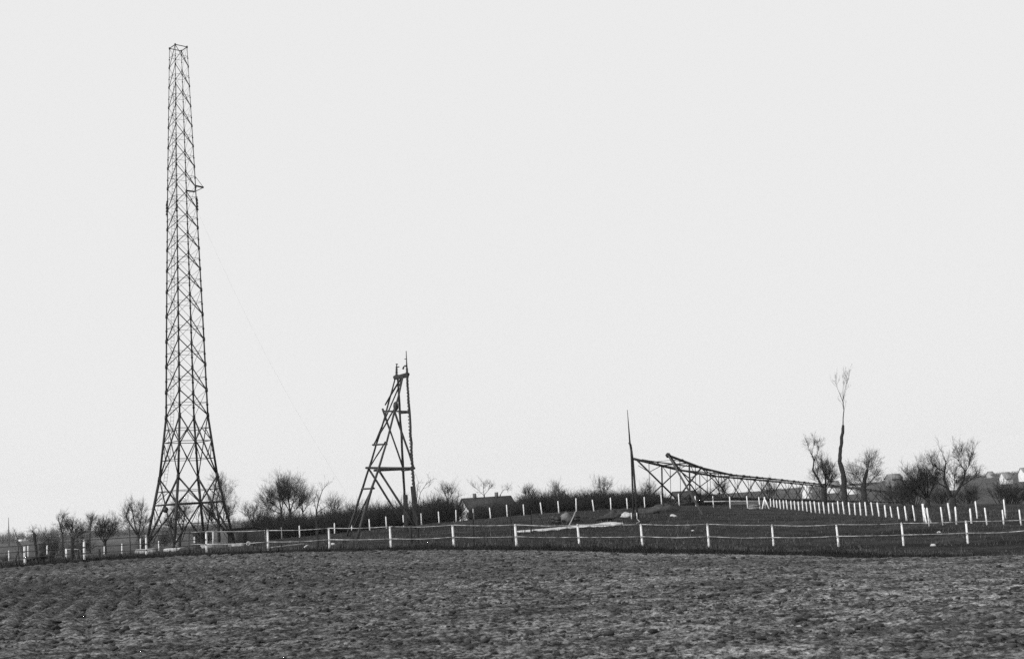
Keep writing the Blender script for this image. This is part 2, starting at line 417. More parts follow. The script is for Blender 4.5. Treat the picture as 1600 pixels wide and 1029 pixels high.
for k, ((tx, ty), (bx, by)) in enumerate(zip(FT, FB)):
    base = P(bx, by, 69); top = P(tx, ty, 69)
    top.x = base.x + (top.x - base.x) * .8
    w = .112 + rnd.uniform(-.012, .012); dr = (top - base).normalized()
    mb = MB().tube([base - dr * .25, base + dr * .3, top - dr * .02, top], [w * .56, w * .56, w * .5, w * .38], 8)
    mb.build('fence_post', M['white'], fence, smooth=False)
def raily(arr, k): return arr[k - 3]
for arr, nm in ((RU, 'upper'), (RL, 'lower')):
    for k in range(3, 16):
        a = P(FB[k][0] - .5, arr[k - 3], 68.88); b_ = P(FB[k + 1][0] - .5, arr[k - 2], 68.88)
        mid_ = (a + b_) / 2 + Vector((0, 0, -.01 - .06 * rnd.random()))
        q1 = a.lerp(mid_, .5) + Vector((0, 0, -.01)); q2 = mid_.lerp(b_, .5) + Vector((0, 0, -.01))
        MB().tube([a, q1, mid_, q2, b_], [.020 + rnd.uniform(-.006, .006) for _ in range(5)], 6).build('rail', M['rail'], fence)
for y0_, y1_ in ((831.2, 829.8), (850.3, 849.5)):
    MB().tube([P(299, y0_, 68.88), P(322.5, y1_, 68.88)], .02, 6).build('rail', M['rail'], fence)
for ya, yb, yc, yd in ((854.5, 850.5, 837.5, 830), (873.5, 870, 858.5, 849.8), (864, 860, 849, 842)):
    pts = [P(-30, ya + 2, 68.9), P(38, ya - 3, 68.9), P(132, (yb + yc) / 2 - .5, 68.9), P(228, yc, 68.9), P(322, yd, 68.9)]
    MB().tube(pts, .022, 5).build('wire', M['wire'], fence)
for yy in (.28, .5):
    pts = []
    for k in range(3, 17):
        p = P(FB[k][0], FB[k][1], 68.95); pts.append(p + Vector((0, 0, yy)))
    MB().tube(pts, .006, 4).build('wire', M['wire'], fence)
# end piece: a leaning stay behind the third rail bay (pale inclined pole)
# ------------------------------------------------------------------ white posts
ORD = ['zeroth','first','second','third','fourth','fifth','sixth','seventh','eighth','ninth','tenth','eleventh','twelfth','thirteenth','fourteenth','fifteenth','sixteenth','seventeenth','eighteenth','nineteenth','twentieth']
protos = []
for k in range(4):
    mb = MB(); w = .115
    tw = rnd.uniform(-.015, .015)
    mb.tube([(0, 0, -.3), (0, 0, .4), (tw, 0, 1.2), (tw, 0, 1.27)], [w * .60, w * .58, w * .54, w * .3], 4 if k % 2 else 7)
    protos.append(mesh_from('concrete_post', mb.V, mb.F)); protos[-1].materials.append(M['whitebright'])
def post(px, py, d, label, group, h=1.27, x=None):
    p = P(px, py, d)
    o = bpy.data.objects.new('white_post', protos[rnd.randrange(4)]); COL.objects.link(o)
    o.location = (p.x, p.y, p.z - .04); s = h / 1.27 * rnd.uniform(.96, 1.04)
    o.scale = (1, 1, s); o.rotation_euler = (rnd.gauss(0, .022), rnd.gauss(-.012, .022), rnd.uniform(0, .6))
    return tag(o, label, 'post', group)
back = [(14.3,878),(44,870),(73.6,870.5),(103.7,874),(163,871),(190.6,867),(219.7,859),(248.5,862.6),(276,860),(304,856.6),(333,848),(379,848),(414,845),(440,841),(468.5,839),(495,836.4),(523,834.8),(550,832),(578,828.5),(604,825),(631,822.5),(658.7,819),(686.3,817.2),(712.8,814),(740,812),(766.8,810),(792.8,806.3),(819,805),(846.7,802.6),(873.3,800),(900.5,795.9),(928,797.7),(954.8,795),(980.5,795.4),(1007.8,794),(1034,790),(1061.5,789),(1088,792.6),(1115,792.4),(1141,793),(1168.5,793),(1187.5,794.5)]
def lab_back(px, i):
    L_ = [q[0] for q in back]
    if px < 262: n_ = sum(1 for q in L_ if q >= px and q < 262); return f"far row post, {ORD[n_]} to the left from the tall pylon's second footing"
    if px < 345: n_ = sum(1 for q in L_ if 262 <= q <= px); return f"white far row post under the tall pylon, {ORD[n_]} from the left there"
    if px < 590: n_ = sum(1 for q in L_ if px <= q < 590); return f"white post between pylon and derrick, {ORD[n_]} leftward from the derrick's upright posts"
    if px < 800: n_ = sum(1 for q in L_ if 590 <= q <= px); return f"white post before the dark hedge, {ORD[n_]} rightward from the derrick's left legs"
    if px < 986: n_ = sum(1 for q in L_ if px <= q < 986); return f"white far row post, {ORD[n_]} to the left of the thin standing mast"
    n_ = sum(1 for q in L_ if 986 <= q <= px); return f"white post below the lying tower, {ORD[n_]} to the right of the thin mast"
for i, (px, py) in enumerate(back): post(px, py, 130, lab_back(px, i), 'white posts of the long far row', 1.27)
side = [(1204.8,796),(1210.2,797),(1215,798.4),(1220,798.6),(1225.3,799),(1231,799.8),(1236.9,800.9),(1243,801.5),(1249,801.9),(1255,802),(1261.7,802.6),(1268,803),(1274.8,803.5),(1281.5,804.6),(1288.7,805),(1296,806),(1303.4,806.5),(1311.2,805.3),(1319.5,806),(1328.5,806.2),(1336.9,808),(1345.4,808),(1354.2,808.4),(1364.4,807.6),(1374.5,810),(1385,813.6),(1395.2,816.8),(1406.3,817.2),(1417.3,816.6),(1430.2,816)]
for i, (px, py) in enumerate(side):
    v = P(px, py, 1.0); d = 28.5 / v.x
    lab = (f"close-set row post, {ORD[i+1]} from the far end by the lying tower" if i < 15 else f"close-set row post, {ORD[len(side)-i]} back from the braced corner post")
    post(px, py, d, lab, 'white posts of the close-set row', 1.33)
def braced(px, py, d, label, offs):
    p = P(px, py, d); p.z -= .03
    r_ = empty('braced_post', p, label, 'post')
    MB().bar(p - Vector((0, 0, .3)), p + Vector((0, 0, 1.36)), .12).build('post', M['whitebright'], r_)
    for ox, oy in offs:
        MB().bar(p + Vector((ox, oy, -.1)), p + Vector((ox * .12, oy * .12, 1.08)), .10).build('brace', M['whitebright'], r_)
braced(1444.8, 817, 85, 'white corner post propped by two slanting braces, end of the close-set row', [(-.16, -.9), (.48, -.1)])
braced(1196, 795.5, 132, 'small white post with splayed braces beside the pale plank stack', [(-.45, -.3), (.42, -.2)])
for i, (px, py) in enumerate([(1485.4,814.5),(1527.4,810.5),(1571.3,808.5),(1616,806)]):
    if i < 3: post(px, py, 85, f"taller wide-set white post, {ORD[i+1]} rightward from the braced corner post", 'wide-set white posts', 1.27)
for i, (px, py) in enumerate([(1451.5,816),(1473,815),(1494.6,815.3),(1518,817),(1542,817.5),(1568.6,819.4),(1595.5,820.3)]):
    post(px, py, 80, f"shorter white post, {ORD[i+1]} in the low front line from the braced corner", 'short white posts of the low line', 1.03)

# ------------------------------------------------------------------ lattice towers
D0 = 115.0
cb = on(297, 858, D0)
BASEZ = cb.z + .28
YS = [860, 842, 788, 747.6, 691.8, 651, 500, 280, 75]
HW = [71.0, 68.5, 55.9, 45.6, 37.6, 32.6, 28.4, 21.4, 13.75]
TH = math.radians(18.9)
def zy(px, py, d): return P(px, py, d).z - BASEZ
zs = []; rs = []
for y, h in zip(YS, HW):
    ax = 277 + (y - 72) * (297 - 277) / (858 - 72)
    z = zy(ax, y, D0); dF = D0 * math.cos(ALPHA) + (z + BASEZ - CAMZ) * math.sin(ALPHA)
    zs.append(z); rs.append(h / F * dF / math.cos(TH))
zs = np.array(zs); rs = np.array(rs)
def Rz(z): return float(np.interp(z, zs, rs))
nodeY = [744.4, 648, 608.3, 567.7, 528, 488.6, 450, 416.8, 384.4, 352.2, 321.4, 288, 256.3, 224.3, 192.8, 161.8, 130.5, 100.2, 69.9]
NZ = [0.0]
for y in nodeY:
    px = 270.6 + (y - 70) * .0125; z = zy(px, y, D0)
    for _ in range(4): z = zy(px, y, D0 - Rz(z) * math.cos(TH))
    NZ.append(z)
HT = NZ[-1]
# corner directions in the local frame: 1 left, 2 near, 3 far, 4 right
BE = math.atan2(-cb.x, cb.y); rs = rs * math.cos(BE)
def rot_(x, y): return (x * math.cos(BE) - y * math.sin(BE), x * math.sin(BE) + y * math.cos(BE))
CD = {1: rot_(-math.cos(TH), math.sin(TH)), 2: rot_(-math.sin(TH), -math.cos(TH)), 3: rot_(math.sin(TH), math.cos(TH)), 4: rot_(math.cos(TH), -math.sin(TH))}
def C(i, z): r = Rz(z); return Vector((CD[i][0] * r, CD[i][1] * r, z))
tower = empty('lattice_pylon', (cb.x, cb.y, BASEZ), 'tall tapering steel lattice pylon standing on four concrete footings', 'pylon')
def lattice(tower, wm):
    legs = {}
    for i in (1, 2, 3, 4):
        mb = MB()
        zz = [0] + [NZ[1], NZ[2]] + NZ[3:]
        for k in range(len(zz) - 1):
            w = float(np.interp(zz[k], [0, 12, 46], [.20, .13, .042])) * wm
            mb.bar(C(i, zz[k]), C(i, zz[k + 1] + .02), w, w, up=(CD[i][0], CD[i][1], 0))
        g = mb
        for k in range(1, len(NZ)):
            w = float(np.interp(NZ[k], [0, 12, 46], [.34, .28, .145])) * (wm * .8 + .2)
            g.bar(C(i, NZ[k] - w * .7), C(i, NZ[k] + w * .7), w * .8, w * .8)
            zm = NZ[k - 1] + (NZ[k] - NZ[k - 1]) * .42
            g.bar(C(i, zm - w * .35), C(i, zm + w * .35), w * .7, w * .7)
        legs[i] = mb.build('leg', M['steel'], tower, 'local')
    bold_from = {(1, 2): 2, (2, 4): 2, (1, 3): 3, (3, 4): 3}
    for (i, j), bf in bold_from.items():
        mb = MB(); pl = mb
        for k in range(len(NZ) - 1):
            z0, z1 = NZ[k], NZ[k + 1]
            a0_, a1_, b0_, b1_ = C(i, z0), C(i, z1), C(j, z0), C(j, z1)
            wB = float(np.interp(z0, [0, 10, 46], [.135, .08, .045])) * wm; wT = float(np.interp(z0, [0, 10, 46], [.08, .03, .014])) * wm
            if k < 2: wT = wB * .75
            if k == 0: z0c = z0 + .35; a0_, b0_ = C(i, z0c), C(j, z0c)
            top = bf
            if top == i: mb.bar(a1_, b0_, wB); mb.bar(b1_, a0_, wT)
            else: mb.bar(b1_, a0_, wB); mb.bar(a1_, b0_, wT)
            w0 = (b0_ - a0_).length; w1 = (b1_ - a1_).length; t = w1 / (w0 + w1)
            zc = z1 + (z0 - z1) * t
            if k == 0: zc = z1 + (a0_.z - z1) * t
            cx = (C(i, zc) + C(j, zc)) / 2
            hw = float(np.interp(z0, [0, 10, 46], [.12, .035, .022])) * wm
            mb.bar(C(i, zc), C(j, zc), hw)
            gsz = float(np.interp(z0, [0, 10, 46], [.28, .24, .14])); nrm = (b0_ - a0_).normalized()
            pl.bar(cx - nrm * gsz / 2, cx + nrm * gsz / 2, .04, gsz)
            if k < 2:      # secondary bracing of the two tall bottom bays
                for zq in ((z1 + zc) / 2, (zc + a0_.z) / 2):
                    up_ = zq > zc
                    tt = (zq - (zc if up_ else a0_.z)) / ((z1 - zc) if up_ else (zc - a0_.z))
                    for (p, q) in ((i, j), (j, i)):
                        # the arm that ends on leg p
                        if up_: arm = cx.lerp(C(p, z1), tt)
                        else: arm = C(p, a0_.z).lerp(cx, tt)
                        mb.bar(C(p, zq), arm, .06)
                        mb.bar(arm, C(p, zc), .06)
                        if k == 0 and not up_: mb.bar(arm, C(p, a0_.z + .3).lerp(C(q, a0_.z + .3), .12), .05)
                    full0 = C(i, zq); full1 = C(j, zq); mb.bar(full0 + Vector((0, 0, .01)), full1 + Vector((0, 0, .01)), .045)
        if True:
            mb.bar(C(i, HT), C(j, HT), .06 * wm)
        br = mb.build('face_bracing', M['steel'], tower, 'local')
lattice(tower, 1.0)
for i in (1, 2, 3, 4):
    c = C(i, 0); gp = gz(cb.x + c.x, cb.y + c.y) - BASEZ
    mb = MB(); rz = Matrix.Rotation(BE - TH + .2, 3, 'Z')
    hb = .30 - gp
    mb.box((c.x, c.y, .08 - .28 + (-.0)), (1.62, 1.62, .62), rz)
    f = mb.build('concrete_footing', M['concrete'], tower, 'local', bevel=.05)
# ladder inside the far left face
u13 = (C(3, 0) - C(1, 0)).normalized(); lad = MB(); prev = None; z = .3
def lp(z, s): 
    return C(1, z) + u13 * (.62 + s)
while z < HT - 4:
    for s in (-.16, .16): lad.bar(lp(z, s), lp(min(z + 1, HT), s), .022)
    for q in range(3): lad.bar(lp(z + q / 3, -.18), lp(z + q / 3, .18), .025)
    z += 1
lad.build('ladder', M['steel'], tower, 'local')
# side bracket
zb = zy(302.8, 291, D0); p4 = C(4, zb); p3 = C(3, zb); od = (C(4, zb) - C(2, zb)).normalized()
tip = p4 + od * .85 + Vector((0, 0, -.05)); q4 = p3 + od * .9
mb = MB().bar(p4 + Vector((0, 0, .02)), tip, .13).bar(p3, q4, .13).bar(q4, tip, .05).bar(C(4, zb + 1.0), tip, .035).bar(p4, q4, .04)
mb.build('side_bracket', M['steel'], tower, 'local')
for i, yy in ((1, 325), (2, 327), (4, 321)):
    zi = zy(290, yy, D0); c = C(i, zi) * 1.0; c = Vector((c.x * 1.05, c.y * 1.05, zi))
    mb = MB()
    for q in range(4): mb.tube([c + Vector((0, 0, q * .3 - .55)), c + Vector((0, 0, q * .3 - .33))], [.13 - .01 * q, .07], 8)
    mb.tube([c + Vector((0, 0, -.75)), c + Vector((0, 0, .8))], .035, 6)
    mb.build('insulator', M['darksteel'], tower, 'local')
zd = zy(268, 795.5, D0 - 2)
cd = C(1, zd).lerp(C(2, zd), .62)
MB().tube([cd + Vector((-.05, -.35, 0)), cd + Vector((-.05, -.27, 0))], [.27, .27], 16).build('marker_disc', M['darksteel'], tower, 'local')

# second tower lying on the ground: same members, another frame
ax_ang = math.radians(37)
Uf = P(1044, 711, 145)
adir = Vector((math.cos(ax_ang), math.sin(ax_ang), 0)); 
slope = -.084
axis = Vector((adir.x, adir.y, slope)).normalized()
nearv = Vector((math.sin(ax_ang), -math.cos(ax_ang), 0))
upv = axis.cross(nearv); upv = upv if upv.z > 0 else -upv
# local square sides: face 2-4 direction etc. rotated so that faces are level
hs = Rz(0) / math.sqrt(2)
bc = Uf - nearv * hs - upv * hs
# local corner 2 -> near+up ; need local x,y axes so that CD[2]*R = nearv*hs+upv*hs
e2 = (nearv + upv).normalized(); e4 = (nearv - upv).normalized()   # corner 2 near upper, corner 4 near lower
if axis.dot(e2.cross(e4)) * (CD[2][0] * CD[4][1] - CD[2][1] * CD[4][0]) < 0: e4 = -e4
X_ = e2 * CD[2][0] + e4 * CD[4][0]; Y_ = e2 * CD[2][1] + e4 * CD[4][1]
Mx = Matrix(((X_.x, Y_.x, axis.x, bc.x), (X_.y, Y_.y, axis.y, bc.y), (X_.z, Y_.z, axis.z, bc.z), (0, 0, 0, 1)))
lying = empty('lying_lattice_pylon', (0, 0, 0), 'x', 'pylon')
lattice(lying, 1.12)
lying.matrix_world = Mx
lying['label'] = 'second steel lattice pylon lying full length on the ground behind the posts'
dd = 140.0
while dd > 100 and proj(on(1099, 800, dd))[1] < 804: dd -= 1
pe = on(1099, 804, dd); print('PROP', dd, pe, proj(pe)); pr = MB().tube([Uf, Uf.lerp(pe, .5), pe - Vector((0, 0, .1))], [.10, .11, .12], 8)
inv = Mx.inverted(); pr.V = [tuple(inv @ Vector(v)) for v in pr.V]
pr.build('prop_strut', M['steel'], lying, 'local')
bl = MB().box((0, 0, 0), (.42, .42, .42)); c_ = inv @ Uf; bl.V = [(v[0] + c_.x, v[1] + c_.y, v[2] + c_.z) for v in bl.V]
bl.build('foot_shoe', M['darksteel'], lying, 'local')

# ------------------------------------------------------------------ timber derrick
dl = on(600, 838, 102)
der = empty('timber_derrick', dl, 'timber A-frame derrick of lashed poles with top crossbeam, between pylon and lying tower', 'derrick')
def wob(pts, n, amp):
    out = []
    for a, b_ in zip(pts[:-1], pts[1:]):
        for i in range(n): 
            out.append(a.lerp(b_, i / n) + Vector((rnd.uniform(-amp, amp), rnd.uniform(-amp, amp), 0)))
    return out + [pts[-1]]
def pole(name, pts, r0_, r1_, m='timber', n=4, amp=.03, k=8):
    pts = wob([P(*q) for q in pts], n, amp); c = len(pts)
    return MB().tube(pts, [(r0_ + (r1_ - r0_) * i / (c - 1)) * .74 * rnd.uniform(.9, 1.1) for i in range(c)], k).build(name, M[m], der, smooth=True)
pole('leg', [(541.5, 839, 109), (566.7, 762, 107.5), (594.7, 673, 105.5), (618.5, 587, 104)], .16, .085)
pole('leg', [(557, 843.5, 97), (582, 760, 98), (604, 692, 99), (629.6, 588, 101)], .17, .095)
rp = pole('post', [(647, 812, 98), (646, 760, 98), (644.5, 729, 98.5), (640.5, 655, 99.5), (635.8, 575, 101)], .15, .12, 'darktimber', 6, .04)
fp = pole('post', [(633.5, 815, 107), (631.4, 766, 106), (627.4, 679, 105), (621, 585, 104)], .15, .12, 'darktimber')
hp = []
for i in range(34 * 8):
    t = i / (34 * 8 - 1); q = P(646 + (635.8 - 646) * t - .35 * math.sin(math.pi * t), 758 + (580 - 758) * t, 98 + 3 * t); a_ = i * math.pi / 4
    rr_ = .125 - .03 * t; hp.append(q + Vector((math.cos(a_) * rr_, math.sin(a_) * rr_, 0)))
MB().tube(hp, .03, 5).build('rope_lashing', M['rope'], rp)
def baulk(px0, py0, px1, py1, d, w):
    return MB().bar(P(px0, py0, d), P(px1, py1, d), w, w).build('baulk', M['darktimber'], der, bevel=.03)
baulk(652, 838, 645.2, 759, 97.8, .38); baulk(635, 832, 633.3, 772.5, 106.2, .38)
def beam(a, b_, w, m='darktimber', name='crossbeam'): return pole(name, [a, b_], w, w, m, 3, .02)
beam((616.5, 589, 104), (637.5, 584.5, 101), .2); beam((617, 591, 103.8), (637, 587.5, 101), .16)
beam((598, 642, 105), (638.5, 642.3, 100), .09); beam((624, 645, 104.8), (639, 643.5, 99.8), .13)
beam((572, 730.5, 106.5), (647.5, 731, 98.3), .13); beam((585, 734.5, 98.5), (628, 733, 105), .12); beam((628, 735, 104.8), (643, 732.5, 98.5), .10)
beam((582, 694.5, 106), (604.5, 693.5, 99), .10, 'timber'); beam((565, 763.5, 107.5), (584.5, 762.5, 98), .10, 'timber')
def brace(a, b_, r=.09, m='timber'): return pole('brace', [a, b_], r, r * .85, m, 4, .03)
brace((629, 589, 101), (584, 696, 106.2), .085); brace((627, 590, 101), (602, 632, 105), .10, 'darktimber')
brace((598, 638, 105.2), (629.5, 730, 104.7), .11, 'darktimber'); brace((616.5, 642, 100.5), (646.5, 731, 98.4), .12, 'darktimber')
brace((576, 731, 106.5), (631.5, 820, 106.5), .13, 'darktimber'); brace((591.5, 734, 98.7), (649, 824, 97.5), .13, 'darktimber')
brace((602.5, 690, 99), (575, 734, 106.5), .09); brace((583, 760, 98.2), (545.5, 838, 108.5), .10); brace((619, 633, 101), (584, 694, 105.8), .09)
bk = MB(); q = P(618.5, 634, 101); bk.lump(q, .22, .16, .36, 3, .15); bk.build('pulley_block', M['darksteel'], der, smooth=True)
rod = MB().tube([P(636.4, 588, 101), P(635.3, 566, 101), P(634.6, 548, 101)], [.09, .05, .03], 6)
rod.bar(P(632, 560.6, 101), P(635.8, 560.6, 101), .06).bar(P(631.5, 571.7, 101), P(636.6, 571, 101), .12)
rod.tube([P(631, 572, 101), P(629.6, 576.5, 101)], [.05, .09], 6); rod.build('spike', M['darksteel'], der)
ins = MB()
for i in range(6): ins.tube([P(619.6, 586 - i * 2.4, 104), P(619.8, 584.4 - i * 2.4, 104)], [.15 - .012 * i, .09], 8)
ins.tube([P(619.5, 587, 104), P(619.9, 568, 104)], .05, 6).bar(P(618.2, 568.6, 104), P(621.6, 568.6, 104), .07).bar(P(620, 573.5, 104), P(624, 572.6, 104), .07)
ins.build('finial', M['darksteel'], der)

# guy rope from pylon to ground by the derrick
ga = P(305.6, 323, D0); ge = P(563, 806, 112)
mb = MB(); pts = []
for i in range(25):
    t = i / 24; p = ga.lerp(ge, t); p.z -= 1.9 * math.sin(math.pi * t) * (1 - .3 * t); pts.append(p)
tag(MB().tube(pts, .0026, 4).build('guy_rope', M['rope'], origin=ge), 'thin rope slanting from the standing pylon down towards the timber derrick', 'rope')

# ------------------------------------------------------------------ thin mast with two props
mb_ = on(991, 809, 104)
ms_ = empty('gin_mast', mb_, 'thin tapering pole mast on twin legs beside the lying tower foot', 'mast')
MB().tube([P(988.6, 716, 104), P(986.5, 705, 104), P(984.3, 693, 104), P(982.2, 665, 104), P(980.2, 640, 104)], [.085, .085, .075, .045, .022], 8).build('pole', M['darktimber'], ms_, smooth=True)
MB().tube([P(990.5, 809, 104), P(988.8, 775, 104), P(987.4, 735, 104), P(985.5, 697, 104)], [.09, .085, .075, .06], 8).build('leg', M['darktimber'], ms_, smooth=True)
MB().tube([P(996, 808, 103.6), P(992.5, 765, 103.8), P(989, 720, 104.1), P(986, 696, 104.2)], [.095, .09, .085, .07], 8).build('leg', M['darktimber'], ms_, smooth=True)
MB().tube([P(983.2, 694, 103.9), P(985.6, 692.5, 103.9)], .17, 8).build('collar', M['darksteel'], ms_)
MB().box(P(992, 806, 104), (.62, .5, .5)).build('base_block', M['darktimber'], ms_)
for px in (986.8, 995.4):
    p = P(px, 811, 103.4)
    tag(MB().bar(p - Vector((0, 0, .1)), p + Vector((.01, 0, .56)), .07).build('white_stake', M['whitebright'], origin=p), 'short white stake at the mast foot, ' + ('on its left side' if px < 990 else 'on its right side'), 'stake', 'white stakes at the mast foot')
pts = [P(995, 811, 103.3), P(997.5, 814, 101), P(999.6, 817, 99.5), P(998, 820, 98), P(994.8, 822, 97)]
for p in pts: p.z = max(p.z, gz(p.x, p.y) + .03)
tag(MB().tube(pts, .025, 5).build('loose_rope', M['ropelight'], origin=pts[0]), 'pale rope end snaking over the grass from the mast foot', 'rope')

# ------------------------------------------------------------------ odds and ends on the site
def thing(mb, name, m, label, cat, o, group=None, smooth=False, bevel=0): return tag(mb.build(name, M[m], origin=o, smooth=smooth, bevel=bevel), label, cat, group)
p = on(884, 811, 104); thing(MB().lump(p + Vector((0, 0, .28)), .55, .5, .5, 21, .3, 20, 12), 'rubble_heap', 'rock', 'rounded grey rubble heap between two dark drums', 'rubble', p)
def drum(px, py, d, r, h, label):
    p = on(px, py, d); mb = MB(); z = p.z - .05
    prof = [(0, .96), (.04, 1.0), (.3, 1), (.31, 1.04), (.35, 1.04), (.36, 1), (.64, 1), (.65, 1.04), (.69, 1.04), (.70, 1), (.96, 1), (1, .95)]
    mb.tube([(p.x, p.y, z + h * a) for a, _ in prof], [r * b_ for _, b_ in prof], 16); thing(mb, 'drum', 'darksteel', label, 'drum', p, 'dark drums on the site', True)
drum(866, 813, 103, .28, .68, 'dark drum at the left edge of the grey rubble heap'); drum(872, 814, 101.5, .27, .62, 'dark drum touching the rubble heap, the one in front'); drum(901, 812, 104, .3, .66, 'dark drum on the right of the rubble heap under the leaning pole')
p = on(888.5, 820, 97); q = P(899.8, 797, 101); thing(MB().tube([p, p.lerp(q, .5) + Vector((.03, 0, 0)), q], [.05, .045, .04], 6), 'leaning_pole', 'palewood', 'pale pole leaning to the right against the rubble heap', 'pole', p)
for i, (a, b_, r, l) in enumerate([((933, 807.5, 103), (957, 803.5, 104), .14, 'dark log lying before the spoil heap, the longest of the pile'), ((930, 808, 102), (950, 806.5, 103), .11, 'dark log lying lowest in the pile before the spoil heap'), ((938, 805, 104.5), (961, 806.5, 103), .12, 'dark log lying askew across the pile before the spoil heap')]):
    a = P(*a); b_ = P(*b_); a.z = gz(a.x, a.y) + r + .05 * i; b_.z = gz(b_.x, b_.y) + r + .05 * i
    thing(MB().tube([a, a.lerp(b_, .5), b_], [r, r * .95, r * .85], 8), 'log', 'darktimber', l, 'log', a, 'logs by the spoil heap')
p = on(961, 799, 112); thing(MB().lump(p + Vector((0, 0, .05)), .95, .8, .45, 5, .3, 20, 10), 'spoil_heap', 'spoil', 'dark heap of dug earth left of the thin mast', 'earth heap', p, smooth=True)
p = on(977.5, 802, 109); thing(MB().lump(p + Vector((0, 0, .08)), .45, .4, .32, 8, .3, 18, 10), 'sand_heap', 'sand', 'small pale sand heap beside the dark earth heap', 'sand heap', p, smooth=True)
p = on(1036, 793, 122); thing(MB().lump(p, 1.3, .9, .62, 9, .3, 20, 10), 'spoil_heap', 'spoil', 'dark heap of dug earth under the lying tower foot', 'earth heap', p, smooth=True)
p = on(1010, 797, 118); thing(MB().lump(p, 1.5, .9, .42, 19, .3, 20, 10), 'spoil_heap', 'spoil', 'low dark heap of dug earth right behind the mast foot', 'earth heap', p, smooth=True)
for i, (px, py, d, s) in enumerate([(1050, 800, 108, .18), (1054, 801, 107, .14), (481, 856, 74, .2), (520, 850, 82, .14), (1458, 851, 68, .13), (1468, 839, 76, .1), (1082, 829, 85, .1)]):
    lab = ['pale stone on the grass under the lying tower, larger of two', 'pale stone on the grass under the lying tower, smaller of two', 'white rock beside a dark lump behind the fence near the left saplings', 'small pale stone behind the fence left of the derrick legs', 'white stone by the fence foot between the last two full bays', 'small stone on the grass behind the right-hand fence bays', 'small white stone on the grass before the lying tower'][i]
    p = on(px, py, d); thing(MB().lump(p + Vector((0, 0, s * .4)), s * 1.2, s, s * .7, 30 + i, .2, 12, 7), 'stone', 'concrete', lab, 'stone', p, smooth=True)
p = on(488, 857, 73); thing(MB().lump(p + Vector((0, 0, .05)), .45, .3, .18, 44, .3), 'earth_lump', 'spoil', 'dark earth lump right of the white rock behind the fence', 'earth lump', p, smooth=True)
# ground plank
a = on(425, 855, 80); b_ = on(473, 850, 88); a.z += .06; b_.z += .06
thing(MB().bar(a, b_, .22, .08), 'plank', 'palewood', 'long pale plank lying on the grass right of the shed', 'plank', a)
# pile of coils and timber
for i, (px, py, d) in enumerate([(388, 853, 92), (395, 852, 93), (401, 853, 91), (408, 852, 92)]):
    p = on(px, py, d); mb = MB(); r = .12 + .03 * i
    for q in range(3):
        ring = [p + Vector((math.cos(t) * r, .06 * q + .03 * math.sin(3 * t), .28 + math.sin(t) * r)) for t in [2 * math.pi * k / 14 for k in range(15)]]
        mb.tube(ring, .035, 6)
    thing(mb, 'cable_coil', 'darksteel' if i else 'ropelight', ['pale cable coil at the left end of the pile by the shed', 'dark cable coil next to the pale coil', 'dark cable coil, second from the pale one', 'dark cable coil at the right end of the pile'][i], 'coil', p, 'cable coils by the shed')
# dark machine box under the pylon
p = on(345, 857, 100); thing(MB().box(p + Vector((0, 0, .22)), (1.05, .7, .5)), 'crate', 'darkwall', 'dark wooden crate between the two right-hand pylon footings', 'crate', p, bevel=.03)
p = on(306, 860, 106); thing(MB().lump(p + Vector((0, 0, .15)), .5, .4, .45, 51, .3), 'debris_heap', 'spoil', 'dark debris heap among the pylon footings', 'debris', p)
p = on(292, 861, 107); thing(MB().lump(p + Vector((0, 0, .05)), .7, .4, .3, 52, .3), 'debris_heap', 'spoil', 'low dark debris heap between the second and third pylon footings', 'debris', p)
# shed
def shed():
    a = on(356, 849, 119); b_ = on(398, 845, 121); dp = Vector((.3, 3.4, 0))
    r_ = empty('shed', a, 'low dark board shed with slanting flat roof behind the pylon foot', 'shed')
    za = P(356, 829, 119).z; zb_ = P(398, 825, 121).z
    lo = min(a.z, b_.z) - .3
    V = [(a.x, a.y, lo), (b_.x, b_.y, lo), (b_.x + dp.x, b_.y + dp.y, lo), (a.x + dp.x, a.y + dp.y, lo), (a.x, a.y, za), (b_.x, b_.y, zb_), (b_.x + dp.x, b_.y + dp.y, zb_ - .3), (a.x + dp.x, a.y + dp.y, za - .3)]
    MB().poly(V, [(0, 1, 5, 4), (1, 2, 6, 5), (2, 3, 7, 6), (3, 0, 4, 7), (0, 3, 2, 1)]).build('wall', M['darkwall'], r_)
    r1 = Vector(V[4]) + Vector((-.45, -.3, .06)); r2 = Vector(V[5]) + Vector((.2, -.3, .08)); r3 = Vector(V[6]) + Vector((.2, .3, .08)); r4 = Vector(V[7]) + Vector((-.45, .3, .06)); t = Vector((0, 0, .14))
    MB().poly([r1, r2, r3, r4, r1 + t, r2 + t, r3 + t, r4 + t], [(0, 3, 2, 1), (4, 5, 6, 7), (0, 1, 5, 4), (1, 2, 6, 5), (2, 3, 7, 6), (3, 0, 4, 7)]).build('roof', M['darktimber'], r_)
    m = a.lerp(b_, .6); MB().box((m.x, m.y - .03, m.z + .55), (.62, .05, 1.1)).build('door', M['darktimber'], r_)
shed()
